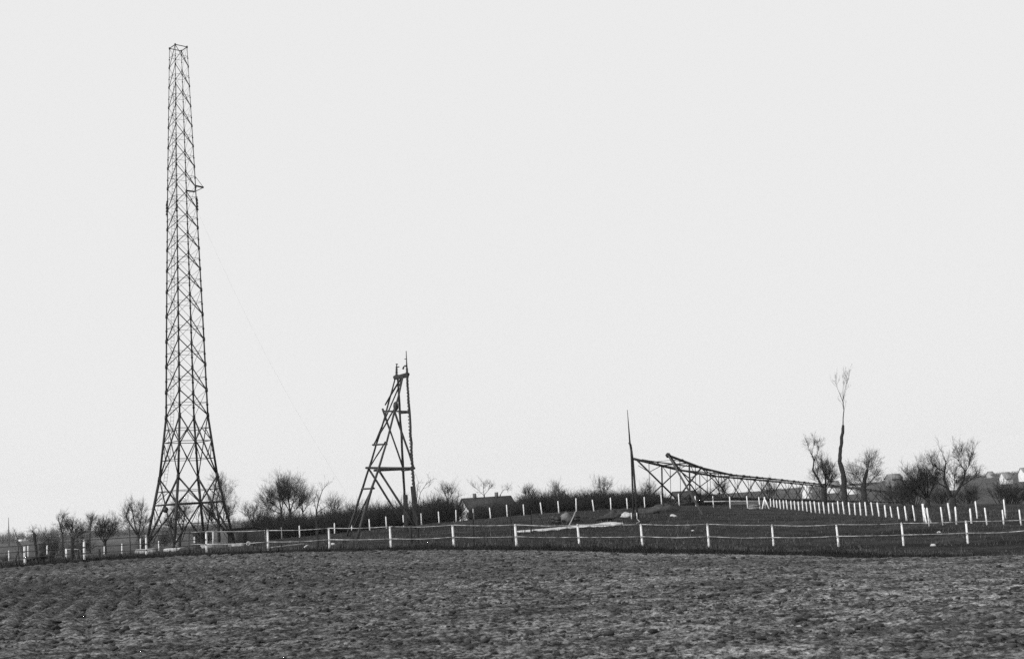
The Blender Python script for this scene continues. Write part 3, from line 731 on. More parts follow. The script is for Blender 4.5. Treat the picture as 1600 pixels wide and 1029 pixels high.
# windlass at far left
wl = on(70, 878, 80); wr = empty('windlass', wl, 'dark timber windlass with two round flanges behind the fence at far left', 'windlass')
for px in (64.3, 80):
    p = on(px, 879, 80); MB().tube([p + Vector((-.1, 0, .34)), p + Vector((.1, 0, .34))], [.36, .36], 14).build('flange', M['darktimber'], wr)
a = on(66, 879, 80) + Vector((0, 0, .34)); b_ = on(79, 878, 80) + Vector((0, 0, .34)); MB().tube([a, b_], [.16, .16], 10).build('drum', M['darktimber'], wr)
q = on(79, 878, 80); MB().tube([q + Vector((.1, 0, .4)), q + Vector((.35, 0, .6)), q + Vector((.65, 0, .75))], [.03, .03, .025], 6).build('handle', M['darksteel'], wr)
a = on(41, 882, 78); b_ = on(60, 880, 78); tr = empty('trestle', a, 'low dark trestle on short legs left of the windlass', 'trestle')
MB().bar(a + Vector((0, 0, .3)), b_ + Vector((0, 0, .3)), .3, .1).build('top', M['darktimber'], tr)
for t in (.08, .36, .64, .92):
    p = a.lerp(b_, t); MB().bar(p - Vector((0, 0, .1)), p + Vector((0, 0, .25)), .09).build('leg', M['darktimber'], tr)
a = P(45, 873, 78); a.z = gz(a.x, a.y); b_ = P(27.5, 846, 80)
thing(MB().bar(a, b_, .17, .10), 'leaning_plank', 'darktimber', 'dark plank leaning steeply to the left behind the leftmost fence post', 'plank', a)
a = on(22, 876, 80); b_ = P(28.5, 860, 81); thing(MB().bar(a, b_, .09, .07), 'leaning_stake', 'darktimber', 'thin dark stake leaning right beside the leftmost white posts', 'stake', a)
# dark posts and stump
def dpost(px, py0, py1, d, r, label):
    a = on(px, py1, d); b_ = P(px, py0, d); b_.x = a.x + (b_.x - a.x) * .7
    thing(MB().tube([a - Vector((0, 0, .2)), a.lerp(b_, .5) + Vector((.02, 0, 0)), b_], [r, r * .95, r * .85], 8), 'dark_post', 'darktimber', label, 'post', a, 'dark wooden posts behind the fence')
dpost(112.5, 839.5, 875, 74, .10, 'thick dark post between the first two bays of the wired fence end')
dpost(122, 859, 874, 76, .07, 'short dark post right of the thick dark post at far left')
dpost(155, 857, 873, 76, .09, 'short dark stump post under the small willow at far left')
dpost(642, 820, 852, 76, .10, 'dark post in front of the derrick baulks')
# white frame left
a = on(104, 876, 80); f1 = empty('gate', a, 'thin white open gate frame of one upright and a top bar at far left', 'gate')
t1 = P(103.5, 857.6, 80); MB().bar(a, t1, .07).build('upright', M['whitebright'], f1); MB().bar(t1, P(122, 857.5, 82), .05).build('top_bar', M['white'], f1)
# plank stack under lying tower
p = on(1178, 794, 128); st_ = empty('plank_stack', p, 'pale stack of sawn planks under the lying tower beside the last far posts', 'plank stack')
for k in range(5): MB().box(p + Vector((rnd.uniform(-.06, .06), rnd.uniform(-.05, .05), .05 + .11 * k)), (1.05, .6, .09)).build('plank', M['palewood'] if k % 2 else M['rock'], st_)
a = P(1100, 783, 139); b_ = P(1199, 782, 137); thing(MB().tube([a, b_], [.06, .05], 6), 'long_pole', 'palewood', 'long pale pole lying level along the foot of the lying tower', 'pole', a)

# ------------------------------------------------------------------ houses
def house(px, py, d, w, dep, wall, roofh, ang_, label, name='house', wm='plaster', rm='roof', chim=(), wins=0, over=.3, gable=False):
    """gable ended house; local x along the ridge; (px,py) = ground centre of the near long side"""
    p = P(px, py, d); r_ = empty(name, (p.x, p.y, p.z), label, 'house'); r_.rotation_euler.z = ang_
    V = [(-w/2, 0, -1.5), (w/2, 0, -1.5), (w/2, dep, -1.5), (-w/2, dep, -1.5), (-w/2, 0, wall), (w/2, 0, wall), (w/2, dep, wall), (-w/2, dep, wall), (-w/2, dep/2, wall + roofh), (w/2, dep/2, wall + roofh)]
    wl_ = MB().poly(V, [(0, 1, 5, 4), (1, 2, 6, 9, 5), (2, 3, 7, 6), (3, 0, 4, 8, 7)]).build('wall', M[wm], r_, 'local')
    if gable: MB().poly([(-w/2 - .02, 0, -1.5), (-w/2 - .02, dep, -1.5), (-w/2 - .02, dep, wall), (-w/2 - .02, dep/2, wall + roofh), (-w/2 - .02, 0, wall)], [(0, 4, 3, 2, 1)]).build('gable_wall', M['plaster'], r_, 'local')
    o = over; sl = roofh / (dep / 2); e = .14
    mb = MB()
    for s in (0, 1):
        y0 = -o if s == 0 else dep + o; z0 = wall - o * sl + .05; ym = dep / 2; zm = wall + roofh + .05
        pts = [(-w/2 - o, y0, z0), (w/2 + o, y0, z0), (w/2 + o, ym, zm), (-w/2 - o, ym, zm)]
        mb.poly(pts + [(a, b_, c + e) for a, b_, c in pts], [(0, 1, 2, 3)[::-1], (4, 5, 6, 7), (0, 1, 5, 4), (1, 2, 6, 5), (2, 3, 7, 6), (3, 0, 4, 7)])
    rf = mb.build('roof', M[rm], r_, 'local')
    for cx in chim: MB().box((cx, dep / 2 - .1, wall + roofh + .35), (.5, .5, 1.1)).build('chimney', M['darkwall'] if rm == 'roof' else M['rock'], rf, 'local')
    for k in range(wins):
        x = -w / 2 + w * (k + .5) / wins
        MB().box((x, -.02, wall * .55), (.7, .06, .9)).build('window', M['window'], r_, 'local')
    return r_
house(770, 806, 215, 8.9, 4.8, 1.5, 1.75, .42, 'long low cottage with dark roof, two chimneys and white gable, half hidden by the hedge', 'cottage', 'darkwall', 'roof', (-2.3, 1.9), 3, gable=True)
house(1074, 785, 255, 4.4, 4.5, 1.1, 1.2, .15, 'small dark-roofed cottage with white front seen through the lying tower', 'cottage', 'plaster', 'roof', (), 4)
house(32.8, 846, 800, 3.6, 4, 2.0, 1.3, 0, 'small white house with dark roof on the far left plain', 'house', 'plaster', 'roof', (), 0)
house(42.5, 846, 805, 2.2, 3, 1.9, .9, 0, 'tiny white outbuilding right of the small house on the far left plain', 'outbuilding', 'plaster', 'roof', (), 0)
house(1402, 751, 430, 4.6, 4, .9, 1.5, .3, 'grey-roofed barn on the hill right of the ivy-clad tree', 'barn', 'roofgrey', 'roofgrey', (), 0)
house(1418, 754, 420, 1.9, 3, 1.0, .6, -.2, 'tiny white house on the hill beside the grey-roofed barn', 'house', 'plaster', 'plaster', (), 0)
house(1494.5, 756, 330, 1.5, 1.9, 1.4, 1.2, .5, 'narrow white gabled house seen through the forked tree', 'house', 'plaster', 'plaster', (), 1)
house(1577, 751, 400, 3.2, 2.6, 1.0, 1.75, .4, 'white gabled house with grey roof on the right skyline', 'house', 'plaster', 'roofgrey', (), 0)
house(1551, 743.5, 520, 2.4, 2.2, .9, 1.0, .5, 'small pale gabled house among trees left of the skyline gable house', 'house', 'plastergrey', 'roofgrey', (), 0)
house(1607, 744, 400, 3.0, 2.8, 1.1, 1.7, .45, 'white gabled house cut by the right edge of the view', 'house', 'plaster', 'roofgrey', (), 0)
house(1304, 761, 340, 3.0, 1.9, .5, 1.15, .2, 'grey-roofed barn with white gable left of the tall bare pole tree', 'barn', 'plaster', 'roofgrey', (), 0)
house(1333, 763, 340, 3.6, 2, .35, .15, 0, 'long low white wall building between the tall pole tree and the ivy-clad tree', 'low building', 'plaster', 'plaster', (), 0)
house(1265, 768, 300, 1.3, 1.7, .1, 1.3, .9, 'small white tent-shaped hut behind the lying tower tip', 'hut', 'plaster', 'plaster', (), 0)

# ------------------------------------------------------------------ trees
def tw(mb, p, d, ln, r, lvl, rs, spread, upb, nch, wig=.22, k=3):
    n = 3 if lvl > 0 else 2
    pts = [p]; rr = [r]; cur = p; dr = d.copy()
    for i in range(n):
        dr = (dr + Vector((rs.gauss(0, wig), rs.gauss(0, wig), rs.gauss(0, wig) + upb * .22))).normalized()
        cur = cur + dr * (ln / n); pts.append(cur); rr.append(max(r * (1 - .75 * (i + 1) / n), .005))
    mb.tube(pts, rr, k if lvl < 2 else 4, cap=False)
    if lvl <= 0: return
    for c in range(nch):
        t = rs.uniform(.2, 1.0); i = min(int(t * n), n - 1); q = pts[i].lerp(pts[i + 1], t * n - i)
        ld = (pts[i + 1] - pts[i]).normalized()
        nd = (ld + Vector((rs.gauss(0, spread), rs.gauss(0, spread), rs.gauss(0, spread) + upb * .3))).normalized()
        tw(mb, q, nd, ln * rs.uniform(.4, .75), r * .55, lvl - 1, rs, spread, upb, nch, wig, k)
def ptree(name, label, d, trunk, tr, limbs=(), n=26, ln=1.6, r=.035, lvl=2, nch=4, spread=.5, upb=.5, t0=.25, onlimb=True, m='twig', group=None, cat='tree', seed=None, dj=.8, ttw=0):
    rs = random.Random(seed if seed is not None else int(trunk[0][0] * 7))
    if d >= 130:
        tr = (tr[0] * .6, tr[1] * .6); limbs = [(a, b_ * .62, c * .6) for a, b_, c in limbs]; n = int(n * 1.3); spread *= .8; r = r * .72; nch += 1
    base = on(trunk[0][0], trunk[0][1], d)
    pts = [P(a[0], a[1], d) for a in trunk]; pts[0] = base - Vector((0, 0, .2))
    root = empty(name, base, label, cat, group)
    tp = []
    for a, b_ in zip(pts[:-1], pts[1:]):
        for i in range(3): tp.append(a.lerp(b_, i / 3) + (Vector((rs.uniform(-1, 1), rs.uniform(-1, 1), 0)) * tr[0] * .15 if i else Vector()))
    tp.append(pts[-1]); c = len(tp)
    MB().tube(tp, [(tr[0] + (tr[1] - tr[0]) * (i / (c - 1)) ** .8) * rs.uniform(.93, 1.07) * (1.25 if i == 0 else 1) for i in range(c)], 9).build('trunk', M['bark'], root, smooth=True)
    mb = MB()
    segs = []
    for L_, ra, rb in limbs:
        off = rs.uniform(-dj, dj); q = []
        for i, a in enumerate(L_):
            v = P(a[0], a[1], d + off * i / max(1, len(L_) - 1)); q.append(v)
        c = len(q); mb.tube(q, [ra + (rb - ra) * i / (c - 1) for i in range(c)], 6); segs.append(q)
    if not limbs or ttw: segs += [pts[1:]] if len(pts) > 2 else [pts]
    for q in segs:
        tot = len(q) - 1
        for i in range(n):
            t = rs.uniform(t0, 1.0) * tot; j = min(int(t), tot - 1); s = q[j].lerp(q[j + 1], t - j)
            ld = (q[j + 1] - q[j]).normalized()
            nd = (ld * .7 + Vector((rs.gauss(0, spread * 1.2), rs.gauss(0, spread * 1.2), rs.gauss(0, spread) + upb * .4))).normalized()
            tw(mb, s, nd, ln * rs.uniform(.5, 1.15), r, lvl, rs, spread, upb, nch)
    mb.build('crown', M[m], root)
    return root
ptree('willow', 'bare spreading willow left of the tall pylon', 145, [(220, 859), (219, 846), (215.5, 835)], (.36, .26),
      [([(215.5, 836), (207, 824), (200, 812), (196, 803)], .16, .05), ([(215.5, 836), (211, 820), (208, 806), (207, 797)], .15, .04), ([(216, 835), (219, 820), (221, 807), (222, 797)], .14, .04), ([(217, 838), (223, 828), (227, 820)], .1, .04)], n=15, ln=1.3, r=.026, nch=5)
ptree('willow', 'small pollard willow, broad and dark, second left of the tall pylon', 140, [(164.5, 862), (164, 852), (164, 846)], (.3, .28),
      [([(164, 847), (170, 832), (175.5, 818)], .12, .04), ([(164, 847), (173, 835), (180, 825)], .1, .04), ([(163.5, 847), (160, 833), (156, 823)], .11, .04), ([(164, 847), (164, 832), (163, 819)], .11, .04), ([(163, 848), (156, 838), (151.5, 830)], .1, .04)], n=16, ln=1.05, r=.026, nch=5)
ptree('young_tree', 'slim upright bare tree between the two left willows and the cluster', 200, [(140.5, 850), (140.5, 838), (141, 826), (143.5, 811)], (.22, .06), n=40, ln=1.3, r=.025, nch=4, t0=.2)
ptree('gnarled_tree', 'gnarled tree with a crooked leaning top in the far left cluster', 170, [(98, 858), (98, 845), (97, 832), (93.5, 819), (90.5, 808)], (.26, .08), [([(97.5, 835), (100, 826), (104, 817)], .1, .03), ([(94, 820), (97, 813), (99, 808)], .07, .02)], n=16, ln=.9, r=.022, nch=4, ttw=1)
ptree('bushy_tree', 'low dense round tree just right of the gnarled leaning tree', 165, [(115, 862), (114.5, 850), (114, 842)], (.26, .22),
      [([(114, 843), (108, 832), (105, 825)], .1, .03), ([(114, 843), (113.5, 832), (113, 823)], .1, .03), ([(114.5, 843), (119, 832), (122, 824)], .1, .03), ([(114.5, 845), (122, 837), (127, 833)], .09, .03)], n=16, ln=1.2, r=.025, nch=5)
ptree('pollard_sapling', 'thin crooked sapling with a knobbed head at far left', 95, [(58.5, 879), (57, 862), (55, 848), (53.5, 833)], (.09, .12), [([(53.5, 833), (50, 829)], .06, .02)], n=12, ln=.5, r=.012, nch=2, spread=.7)
ptree('leaning_sapling', 'thin sapling leaning left, right of the knobbed sapling', 100, [(79, 876), (78, 858), (75, 843), (69, 834)], (.05, .025), n=8, ln=.7, r=.012, nch=2)
ptree('leaning_sapling', 'thin leafless shoot leaning left above the dark leaning plank', 110, [(30, 860), (28, 842), (24, 831), (22, 827)], (.04, .02), n=4, ln=.5, r=.01, nch=1)
ptree('bare_tree', 'bare tree with forked trunk seen between the pylon legs', 150, [(281, 853), (281, 843), (284.5, 829)], (.30, .2),
      [([(284.5, 829), (279, 815), (275, 800)], .14, .04), ([(284.5, 829), (287, 812), (289, 797)], .14, .04), ([(282, 838), (272, 828), (266, 820)], .09, .03)], n=22, ln=1.5, r=.026, nch=5)
ptree('bare_tree', 'tall dark bare tree behind the right-hand pylon legs', 150, [(342.5, 848), (342, 834), (341.7, 816), (340, 797)], (.36, .22),
      [([(340, 799), (338, 784), (342, 770), (343, 760)], .16, .03), ([(341, 806), (349, 792), (352, 778)], .12, .03), ([(341.5, 815), (334, 802), (331, 790)], .12, .03), ([(342, 822), (352, 812), (356, 803)], .1, .03), ([(342, 826), (332, 818), (328, 810)], .1, .03)], n=20, ln=1.5, r=.026, nch=5)
ptree('bare_tree', 'thin bare tree rising behind the shed roof', 145, [(399, 846), (396, 832), (394.3, 816)], (.26, .16),
      [([(394.3, 817), (396, 804), (401.5, 793)], .1, .03), ([(394.3, 817), (389, 807), (381, 797)], .07, .02), ([(394.5, 820), (402, 811), (409, 803)], .07, .02), ([(394.3, 817), (392, 806), (391, 798)], .07, .02)], n=14, ln=1.1, r=.02, nch=3)
ptree('sapling', 'slender bare sapling seen in the middle of the pylon base', 120, [(306, 855), (307.5, 835), (310, 815), (311, 799)], (.06, .02), n=12, ln=.9, r=.012, nch=2)
ptree('bare_tree', 'tall bare tree, right one of the pair left of the derrick', 165, [(455.5, 832), (455, 818), (453.5, 799)], (.42, .3),
      [([(453.5, 800), (451, 782), (448.5, 764)], .2, .05), ([(453.5, 800), (458, 784), (461, 772)], .14, .04), ([(453.7, 803), (463, 795), (469, 786)], .12, .04), ([(453.5, 800), (446, 787), (441, 778)], .12, .04)], n=24, ln=2.0, r=.03, nch=5)
ptree('bare_tree', 'tall bare tree, left one of the pair left of the derrick', 170, [(441, 832), (440.5, 815), (439.5, 797)], (.38, .25),
      [([(439.5, 798), (437, 782), (435.5, 765)], .17, .04), ([(439.5, 798), (430, 789), (422, 784)], .12, .03), ([(439.5, 798), (443, 780), (445, 762)], .14, .04), ([(440, 803), (429, 798), (420, 795)], .1, .03)], n=22, ln=1.9, r=.03, nch=5)
ptree('bare_tree', 'slim bare tree with open crown just right of the tall pair', 150, [(474, 831), (473.8, 817), (473.3, 802), (472, 787), (475.5, 768)], (.24, .05),
      [([(473.2, 800), (468, 788), (467, 776)], .09, .02), ([(473.2, 800), (480, 790), (485, 785)], .09, .02)], n=16, ln=1.3, r=.02, nch=3, ttw=1)
ptree('arched_sapling', 'young tree with long shoots arching to the right before the hedge', 125, [(495, 836), (494.8, 815), (494.5, 797)], (.13, .09),
      [([(494.5, 798), (498, 782), (504, 765), (514, 752)], .06, .015), ([(494.6, 800), (492, 788), (490, 778)], .04, .012), ([(494.6, 801), (506, 793), (520, 785)], .045, .012), ([(494.5, 799), (497, 785), (497.5, 772)], .04, .012)], n=10, ln=1.0, r=.012, nch=2)
ptree('young_tree', 'young tree with thin whips growing in front of the derrick baulks', 76, [(653.8, 857), (652.8, 830), (652, 806)], (.075, .055),
      [([(652, 806), (651, 785), (652, 766), (654, 751)], .035, .008), ([(652.2, 790), (657, 769), (665, 757), (673, 750)], .022, .006), ([(652, 800), (646, 792), (643, 786)], .02, .006)], n=7, ln=.6, r=.009, nch=2)
# saplings behind the fence
for i, (px, y0, y1, lab) in enumerate([(203, 812, 864, 'thin bare sapling left of the leftmost pylon footing'), (276, 846, 868, 'short thin sapling before the second pylon footing'), (295, 835, 866, 'thin sapling stem before the debris under the pylon'), (306, 834, 866, 'thin sapling stem left of the white post under the pylon'), (396, 846, 864, 'thin sapling before the cable coils'), (439, 800, 864, 'thin sapling in line with the tall tree pair'), (496, 805, 861, 'dark sapling trunk standing before the arched young tree'), (511, 815, 860, 'thin sapling just left of the fence post before the derrick'), (552.6, 838, 860, 'short sapling stem below the derrick left legs'), (739.5, 800, 857, 'dark sapling left of the fence post under the cottage'), (799, 797, 857, 'dark sapling touching the fence post right of the cottage'), (829.5, 797, 842, 'dark sapling right of the cottage, farther from the fence'), (886, 826, 856, 'thin short sapling below the rubble heap'), (928, 829, 855, 'thin short sapling below the sand patch')]):
    d = 88 if px == 829.5 else rnd.uniform(71.5, 76); big_ = .078 if px in (496, 739.5, 799, 829.5) else .036
    w = rnd.uniform(-2, 2)
    ptree('sapling', lab, d, [(px + .8, y1), (px + .3, (y0 + 2 * y1) / 3), (px + w * .4, (2 * y0 + y1) / 3), (px + w, y0)], (big_, big_ * .35), n=9, ln=.55, r=.009, lvl=1, nch=2, t0=.4, group='saplings behind the fence', cat='sapling')
ptree('sapling', 'tiny leaning sapling with a dark stake before the drums', 100, [(851, 817), (846, 811), (840, 803)], (.05, .03), n=6, ln=.6, r=.012, lvl=1, nch=2, cat='sapling')
# right-hand trees
ptree('forked_willow', 'crooked willow with one lone high limb at the lying tower', 152, [(1287.5, 797), (1287, 780), (1286.5, 762)], (.55, .42),
      [([(1286.5, 763), (1280, 751), (1270, 734), (1272, 719), (1268, 708)], .26, .08), ([(1268, 709), (1264, 701), (1262, 694)], .07, .02), ([(1272, 719), (1277, 708), (1280, 697)], .09, .025), ([(1268.5, 711), (1270, 700), (1273, 692)], .06, .02)], n=9, ln=.95, r=.022, nch=3, t0=.6)
ptree('bushy_willow', 'dense round willow crown growing beside the crooked willow', 153, [(1290, 797), (1290, 780), (1289, 764)], (.35, .3),
      [([(1289, 766), (1290, 748), (1286, 734), (1284, 721)], .2, .05), ([(1289, 766), (1295, 750), (1297, 738)], .12, .04), ([(1289, 766), (1281, 752), (1277, 740)], .12, .04), ([(1289, 766), (1291, 745), (1292, 730)], .12, .04), ([(1289, 768), (1296, 758), (1300, 750)], .1, .03)], n=17, ln=1.35, r=.022, nch=5)
ptree('lopped_tree', 'very tall lopped trunk with a small tuft of twigs on top', 150, [(1320.5, 797), (1319.5, 770), (1318, 745), (1314.2, 728), (1311.8, 720), (1313, 705), (1315, 690), (1317, 668), (1317, 664)], (.66, .24),
      [([(1317.2, 666), (1317.4, 652), (1318.7, 640), (1317, 626)], .11, .07), ([(1317, 627), (1312, 615), (1308, 605), (1306.5, 597)], .05, .015), ([(1317, 627), (1319, 612), (1323, 598), (1328, 584)], .05, .012), ([(1317, 627), (1317, 612), (1318, 598), (1319, 588)], .05, .012), ([(1318, 622), (1322, 608), (1324, 598)], .04, .01)], n=5, ln=1.1, r=.012, nch=2, t0=.45, upb=.8, spread=.28)
ptree('ivy_tree', 'short-trunked shaggy tree with dark thick stem right of the tall lopped trunk', 150, [(1351.5, 797), (1350, 778), (1349, 760), (1353, 742), (1355, 733)], (.85, .22),
      [([(1350, 760), (1343, 748), (1336, 738)], .1, .03), ([(1353, 745), (1355, 734), (1358, 724)], .12, .03), ([(1350, 765), (1360, 752), (1368, 742)], .1, .03), ([(1350, 768), (1340, 762), (1333, 756)], .08, .03)], n=22, ln=1.6, r=.02, nch=4, upb=.25, ttw=1)
ptree('bushy_tree', 'broad low bare tree, left of the forked tree at the right', 135, [(1451, 800), (1449.5, 788), (1448.5, 777)], (.5, .4),
      [([(1448.5, 779), (1440, 766), (1431, 755), (1425, 748)], .18, .05), ([(1448.5, 779), (1444, 762), (1438, 745)], .16, .05), ([(1449, 779), (1450, 758), (1449, 741)], .16, .05), ([(1449, 779), (1457, 762), (1464, 747)], .16, .05), ([(1448.5, 781), (1434, 772), (1422, 766)], .12, .04)], n=24, ln=1.5, r=.024, nch=5)
ptree('forked_tree', 'large bare tree forking widely into two limbs at the right', 130, [(1490, 800), (1489, 786), (1488.5, 777)], (.6, .5),
      [([(1488.5, 778), (1480, 762), (1475, 748), (1476, 735), (1478, 722), (1475, 713)], .3, .06), ([(1489, 778), (1497, 765), (1506, 750), (1508, 735), (1503, 729)], .28, .07), ([(1476, 736), (1466, 732), (1458, 724)], .12, .03), ([(1503, 730), (1498, 720), (1498, 709)], .09, .025), ([(1507, 738), (1515, 726), (1517, 714)], .09, .025), ([(1500, 760), (1513, 752), (1524, 744)], .12, .03), ([(1480, 762), (1468, 755), (1459, 750)], .12, .03), ([(1489, 778), (1491, 760), (1491, 745)], .1, .03)], n=15, ln=1.35, r=.024, nch=4, t0=.3)

# shrub variants
def shrub(seed, w, h, stems, lvl=2, nch=4, r=.03):
    rs = random.Random(seed); mb = MB()
    for i in range(stems):
        a = rs.uniform(0, 6.28); q = rs.random() ** .7
        p = Vector((math.cos(a) * w * .28 * q, math.sin(a) * w * .28 * q, -.1))
        d = Vector((math.cos(a) * .75 * q, math.sin(a) * .75 * q, 1)).normalized()
        tw(mb, p, d, h * rs.uniform(.55, .95) * (1 - .2 * q), r, lvl, rs, .45, .35, nch)
    return np.array(mb.V), [f for f in mb.F]
SV = [shrub(100 + k, 3.6, 3.0, 34, 2, 6, .035) for k in range(5)]
SVF = [(v, np.array(f)) for v, f in SV]
def scatter(name, items, m, label, cat):
    VV = []; FF = []; n0 = 0
    for k, (x, y, z, s, sz) in enumerate(items):
        v, f = SVF[k % len(SVF)]; a = rnd.uniform(0, 6.28)
        q = np.stack([(v[:, 0] * math.cos(a) - v[:, 1] * math.sin(a)) * s + x, (v[:, 0] * math.sin(a) + v[:, 1] * math.cos(a)) * s + y, v[:, 2] * sz + z], 1)
        VV.append(q); FF.append(f + n0); n0 += len(v)
    ob = bpy.data.objects.new(name, mesh_from(name, np.concatenate(VV), np.concatenate(FF))); ob.data.materials.append(M[m]); COL.objects.link(ob)
    return tag(ob, label, cat, kind='stuff')
# dark thicket behind the far post row
tops = [(404, 815), (412, 808), (425, 804), (440, 802), (456, 806), (470, 808), (485, 806), (500, 806), (512, 803), (522, 797), (540, 798), (560, 797), (580, 794), (600, 791), (620, 790), (640, 794), (656, 792), (665, 786), (675, 780), (688, 775), (699, 773), (706, 779), (712, 798), (738, 799), (745, 796), (765, 795), (785, 795), (803, 790), (812, 780), (825, 776), (840, 774), (855, 772), (870, 774), (885, 775), (900, 772), (915, 773), (930, 770), (942, 764), (955, 769), (970, 773), (985, 772), (1000, 771), (1015, 773), (1035, 771), (1050, 781), (1068, 783), (1087, 781), (1105, 771), (1125, 773), (1150, 779), (1175, 781), (1200, 782)]
tx = [t[0] for t in tops]; ty = [t[1] for t in tops]
items = []
for row, (dd, kk) in enumerate(((146, .93), (153, 1.0), (162, 1.0))):
    px = 404 + row * 3
    while px < 1135:
        d = dd + rnd.uniform(-2.5, 2.5) + (22 if px > 1030 else 0) + (0)
        if 702 < px < 739: px += 4; continue
        py = float(np.interp(px, tx, ty)) + rnd.choice([rnd.uniform(-4, 1), rnd.uniform(0, 5), rnd.uniform(1, 8), rnd.uniform(-8, 0)]) + (2 if row == 0 else 0)
        b_ = on(px, 800, d); t = P(px, py, d); hgt = max(t.z - b_.z, .8) * kk
        s = max(.55, min(1.25, hgt / 3.2)); items.append((b_.x, b_.y, b_.z, s * 1.05, hgt / 3.25))
        px += 11.5 * s * rnd.uniform(.8, 1.2)
print('thicket shrubs', len(items), 'verts each', len(SVF[0][0]))
scatter('thicket', items, 'twig', 'dark leafless thicket massed behind the long far row of posts', 'thicket')
# far woods along the left horizon and the hill
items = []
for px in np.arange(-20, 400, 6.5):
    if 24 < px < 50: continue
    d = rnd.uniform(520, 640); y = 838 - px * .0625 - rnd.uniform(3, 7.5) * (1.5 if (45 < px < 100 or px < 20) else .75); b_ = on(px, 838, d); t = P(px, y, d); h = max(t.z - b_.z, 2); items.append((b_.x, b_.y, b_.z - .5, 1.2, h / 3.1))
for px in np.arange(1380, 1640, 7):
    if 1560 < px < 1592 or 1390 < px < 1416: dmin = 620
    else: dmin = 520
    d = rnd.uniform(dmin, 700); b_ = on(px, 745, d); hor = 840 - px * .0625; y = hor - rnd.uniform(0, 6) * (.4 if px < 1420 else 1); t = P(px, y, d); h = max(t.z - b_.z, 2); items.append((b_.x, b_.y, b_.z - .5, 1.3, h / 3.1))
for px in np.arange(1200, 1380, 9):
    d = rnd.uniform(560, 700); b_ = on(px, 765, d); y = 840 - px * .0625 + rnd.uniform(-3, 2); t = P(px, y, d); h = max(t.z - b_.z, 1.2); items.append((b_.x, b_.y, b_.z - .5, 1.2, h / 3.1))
scatter('far_woods', items, 'hazetwig', 'distant leafless woods blurring along the skyline', 'woods')
# single shrubs as things
me_s = []
for v, f in SVF:
    m_ = mesh_from('shrub', v, f); m_.materials.append(M['twig']); me_s.append(m_)
for i, (px, py, d, s, sz, lab) in enumerate([(82, 850, 190, 1.0, 1.0, 'dark round bush left of the gnarled leaning tree'), (72, 851, 215, .8, .8, 'smaller dark bush at the left of the round bush'), (128, 852, 200, .9, .9, 'dark bush right of the low dense tree at far left'), (37, 845.5, 840, 2.4, 1.75, 'dark clump of trees rising behind the small white far house'), (10, 862, 150, .35, .3, 'small dark bush low on the left plain'), (226, 850, 180, .6, .8, 'small bush right of the big left willow'), (258, 848, 220, .8, .8, 'low bush seen through the left pylon legs'), (318, 846, 200, .9, .9, 'low bush seen through the middle of the pylon'), (408, 842, 140, .9, 1.0, 'dark bush behind the shed at its right end'), (1578, 806, 150, 1.5, .95, 'large dark bush on the slope behind the rightmost posts'), (1515, 800, 165, 1.1, .8, 'dark bush right of the forked tree'), (1425, 800, 140, .9, 1.0, 'dark bush at the tip of the lying tower'), (1404, 800, 185, 1.2, 1.3, 'dark bush behind the tip of the lying tower'), (1470, 800, 160, .9, .7, 'dark bush between the broad low tree and the forked tree')]):
    b_ = on(px, py, d); o = bpy.data.objects.new('bush', me_s[i % 5]); COL.objects.link(o); o.location = b_; o.scale = (s, s, sz); o.rotation_euler.z = rnd.uniform(0, 6.28); tag(o, lab, 'bush', 'leafless bushes')
for i, (px, yt, d, lab) in enumerate([(716, 790, 187, 'dark bush at the left edge of the white gable end of the cottage'), (741, 794, 195, 'small dark bush before the white gable end of the cottage'), (752, 786, 190, 'dark bush before the cottage roof, left of its middle'), (766, 789, 185, 'low dark bush before the middle of the cottage'), (779, 785, 192, 'dark bush before the right half of the cottage'), (793, 787, 188, 'dark bush before the right end of the cottage')]):
    b_ = on(px, 800, d); t = P(px, yt, d); o = bpy.data.objects.new('bush', me_s[(i + 2) % 5]); COL.objects.link(o); o.location = b_; h = max(t.z - b_.z, .8); o.scale = (.62, .62, h / 3.1); o.rotation_euler.z = rnd.uniform(0, 6.28); tag(o, lab, 'bush', 'leafless bushes')
ptree('bare_tree', 'thin bare tree rising behind the cottage roof between the chimneys', 236, [(758, 800), (757, 783), (756.5, 772)], (.3, .2), [([(756.5, 773), (755, 764), (757, 757)], .1, .03), ([(756.5, 773), (763, 765), (768, 760)], .08, .03), ([(756.5, 774), (748, 766), (742, 761)], .08, .03)], n=8, ln=1.6, r=.03, nch=3)
ptree('bare_tree', 'thin leaning bare tree behind the right end of the cottage roof', 240, [(778, 800), (779, 784), (782, 772)], (.3, .2), [([(782, 772), (787, 765), (793, 764)], .1, .03)], n=9, ln=1.2, r=.03, nch=3)
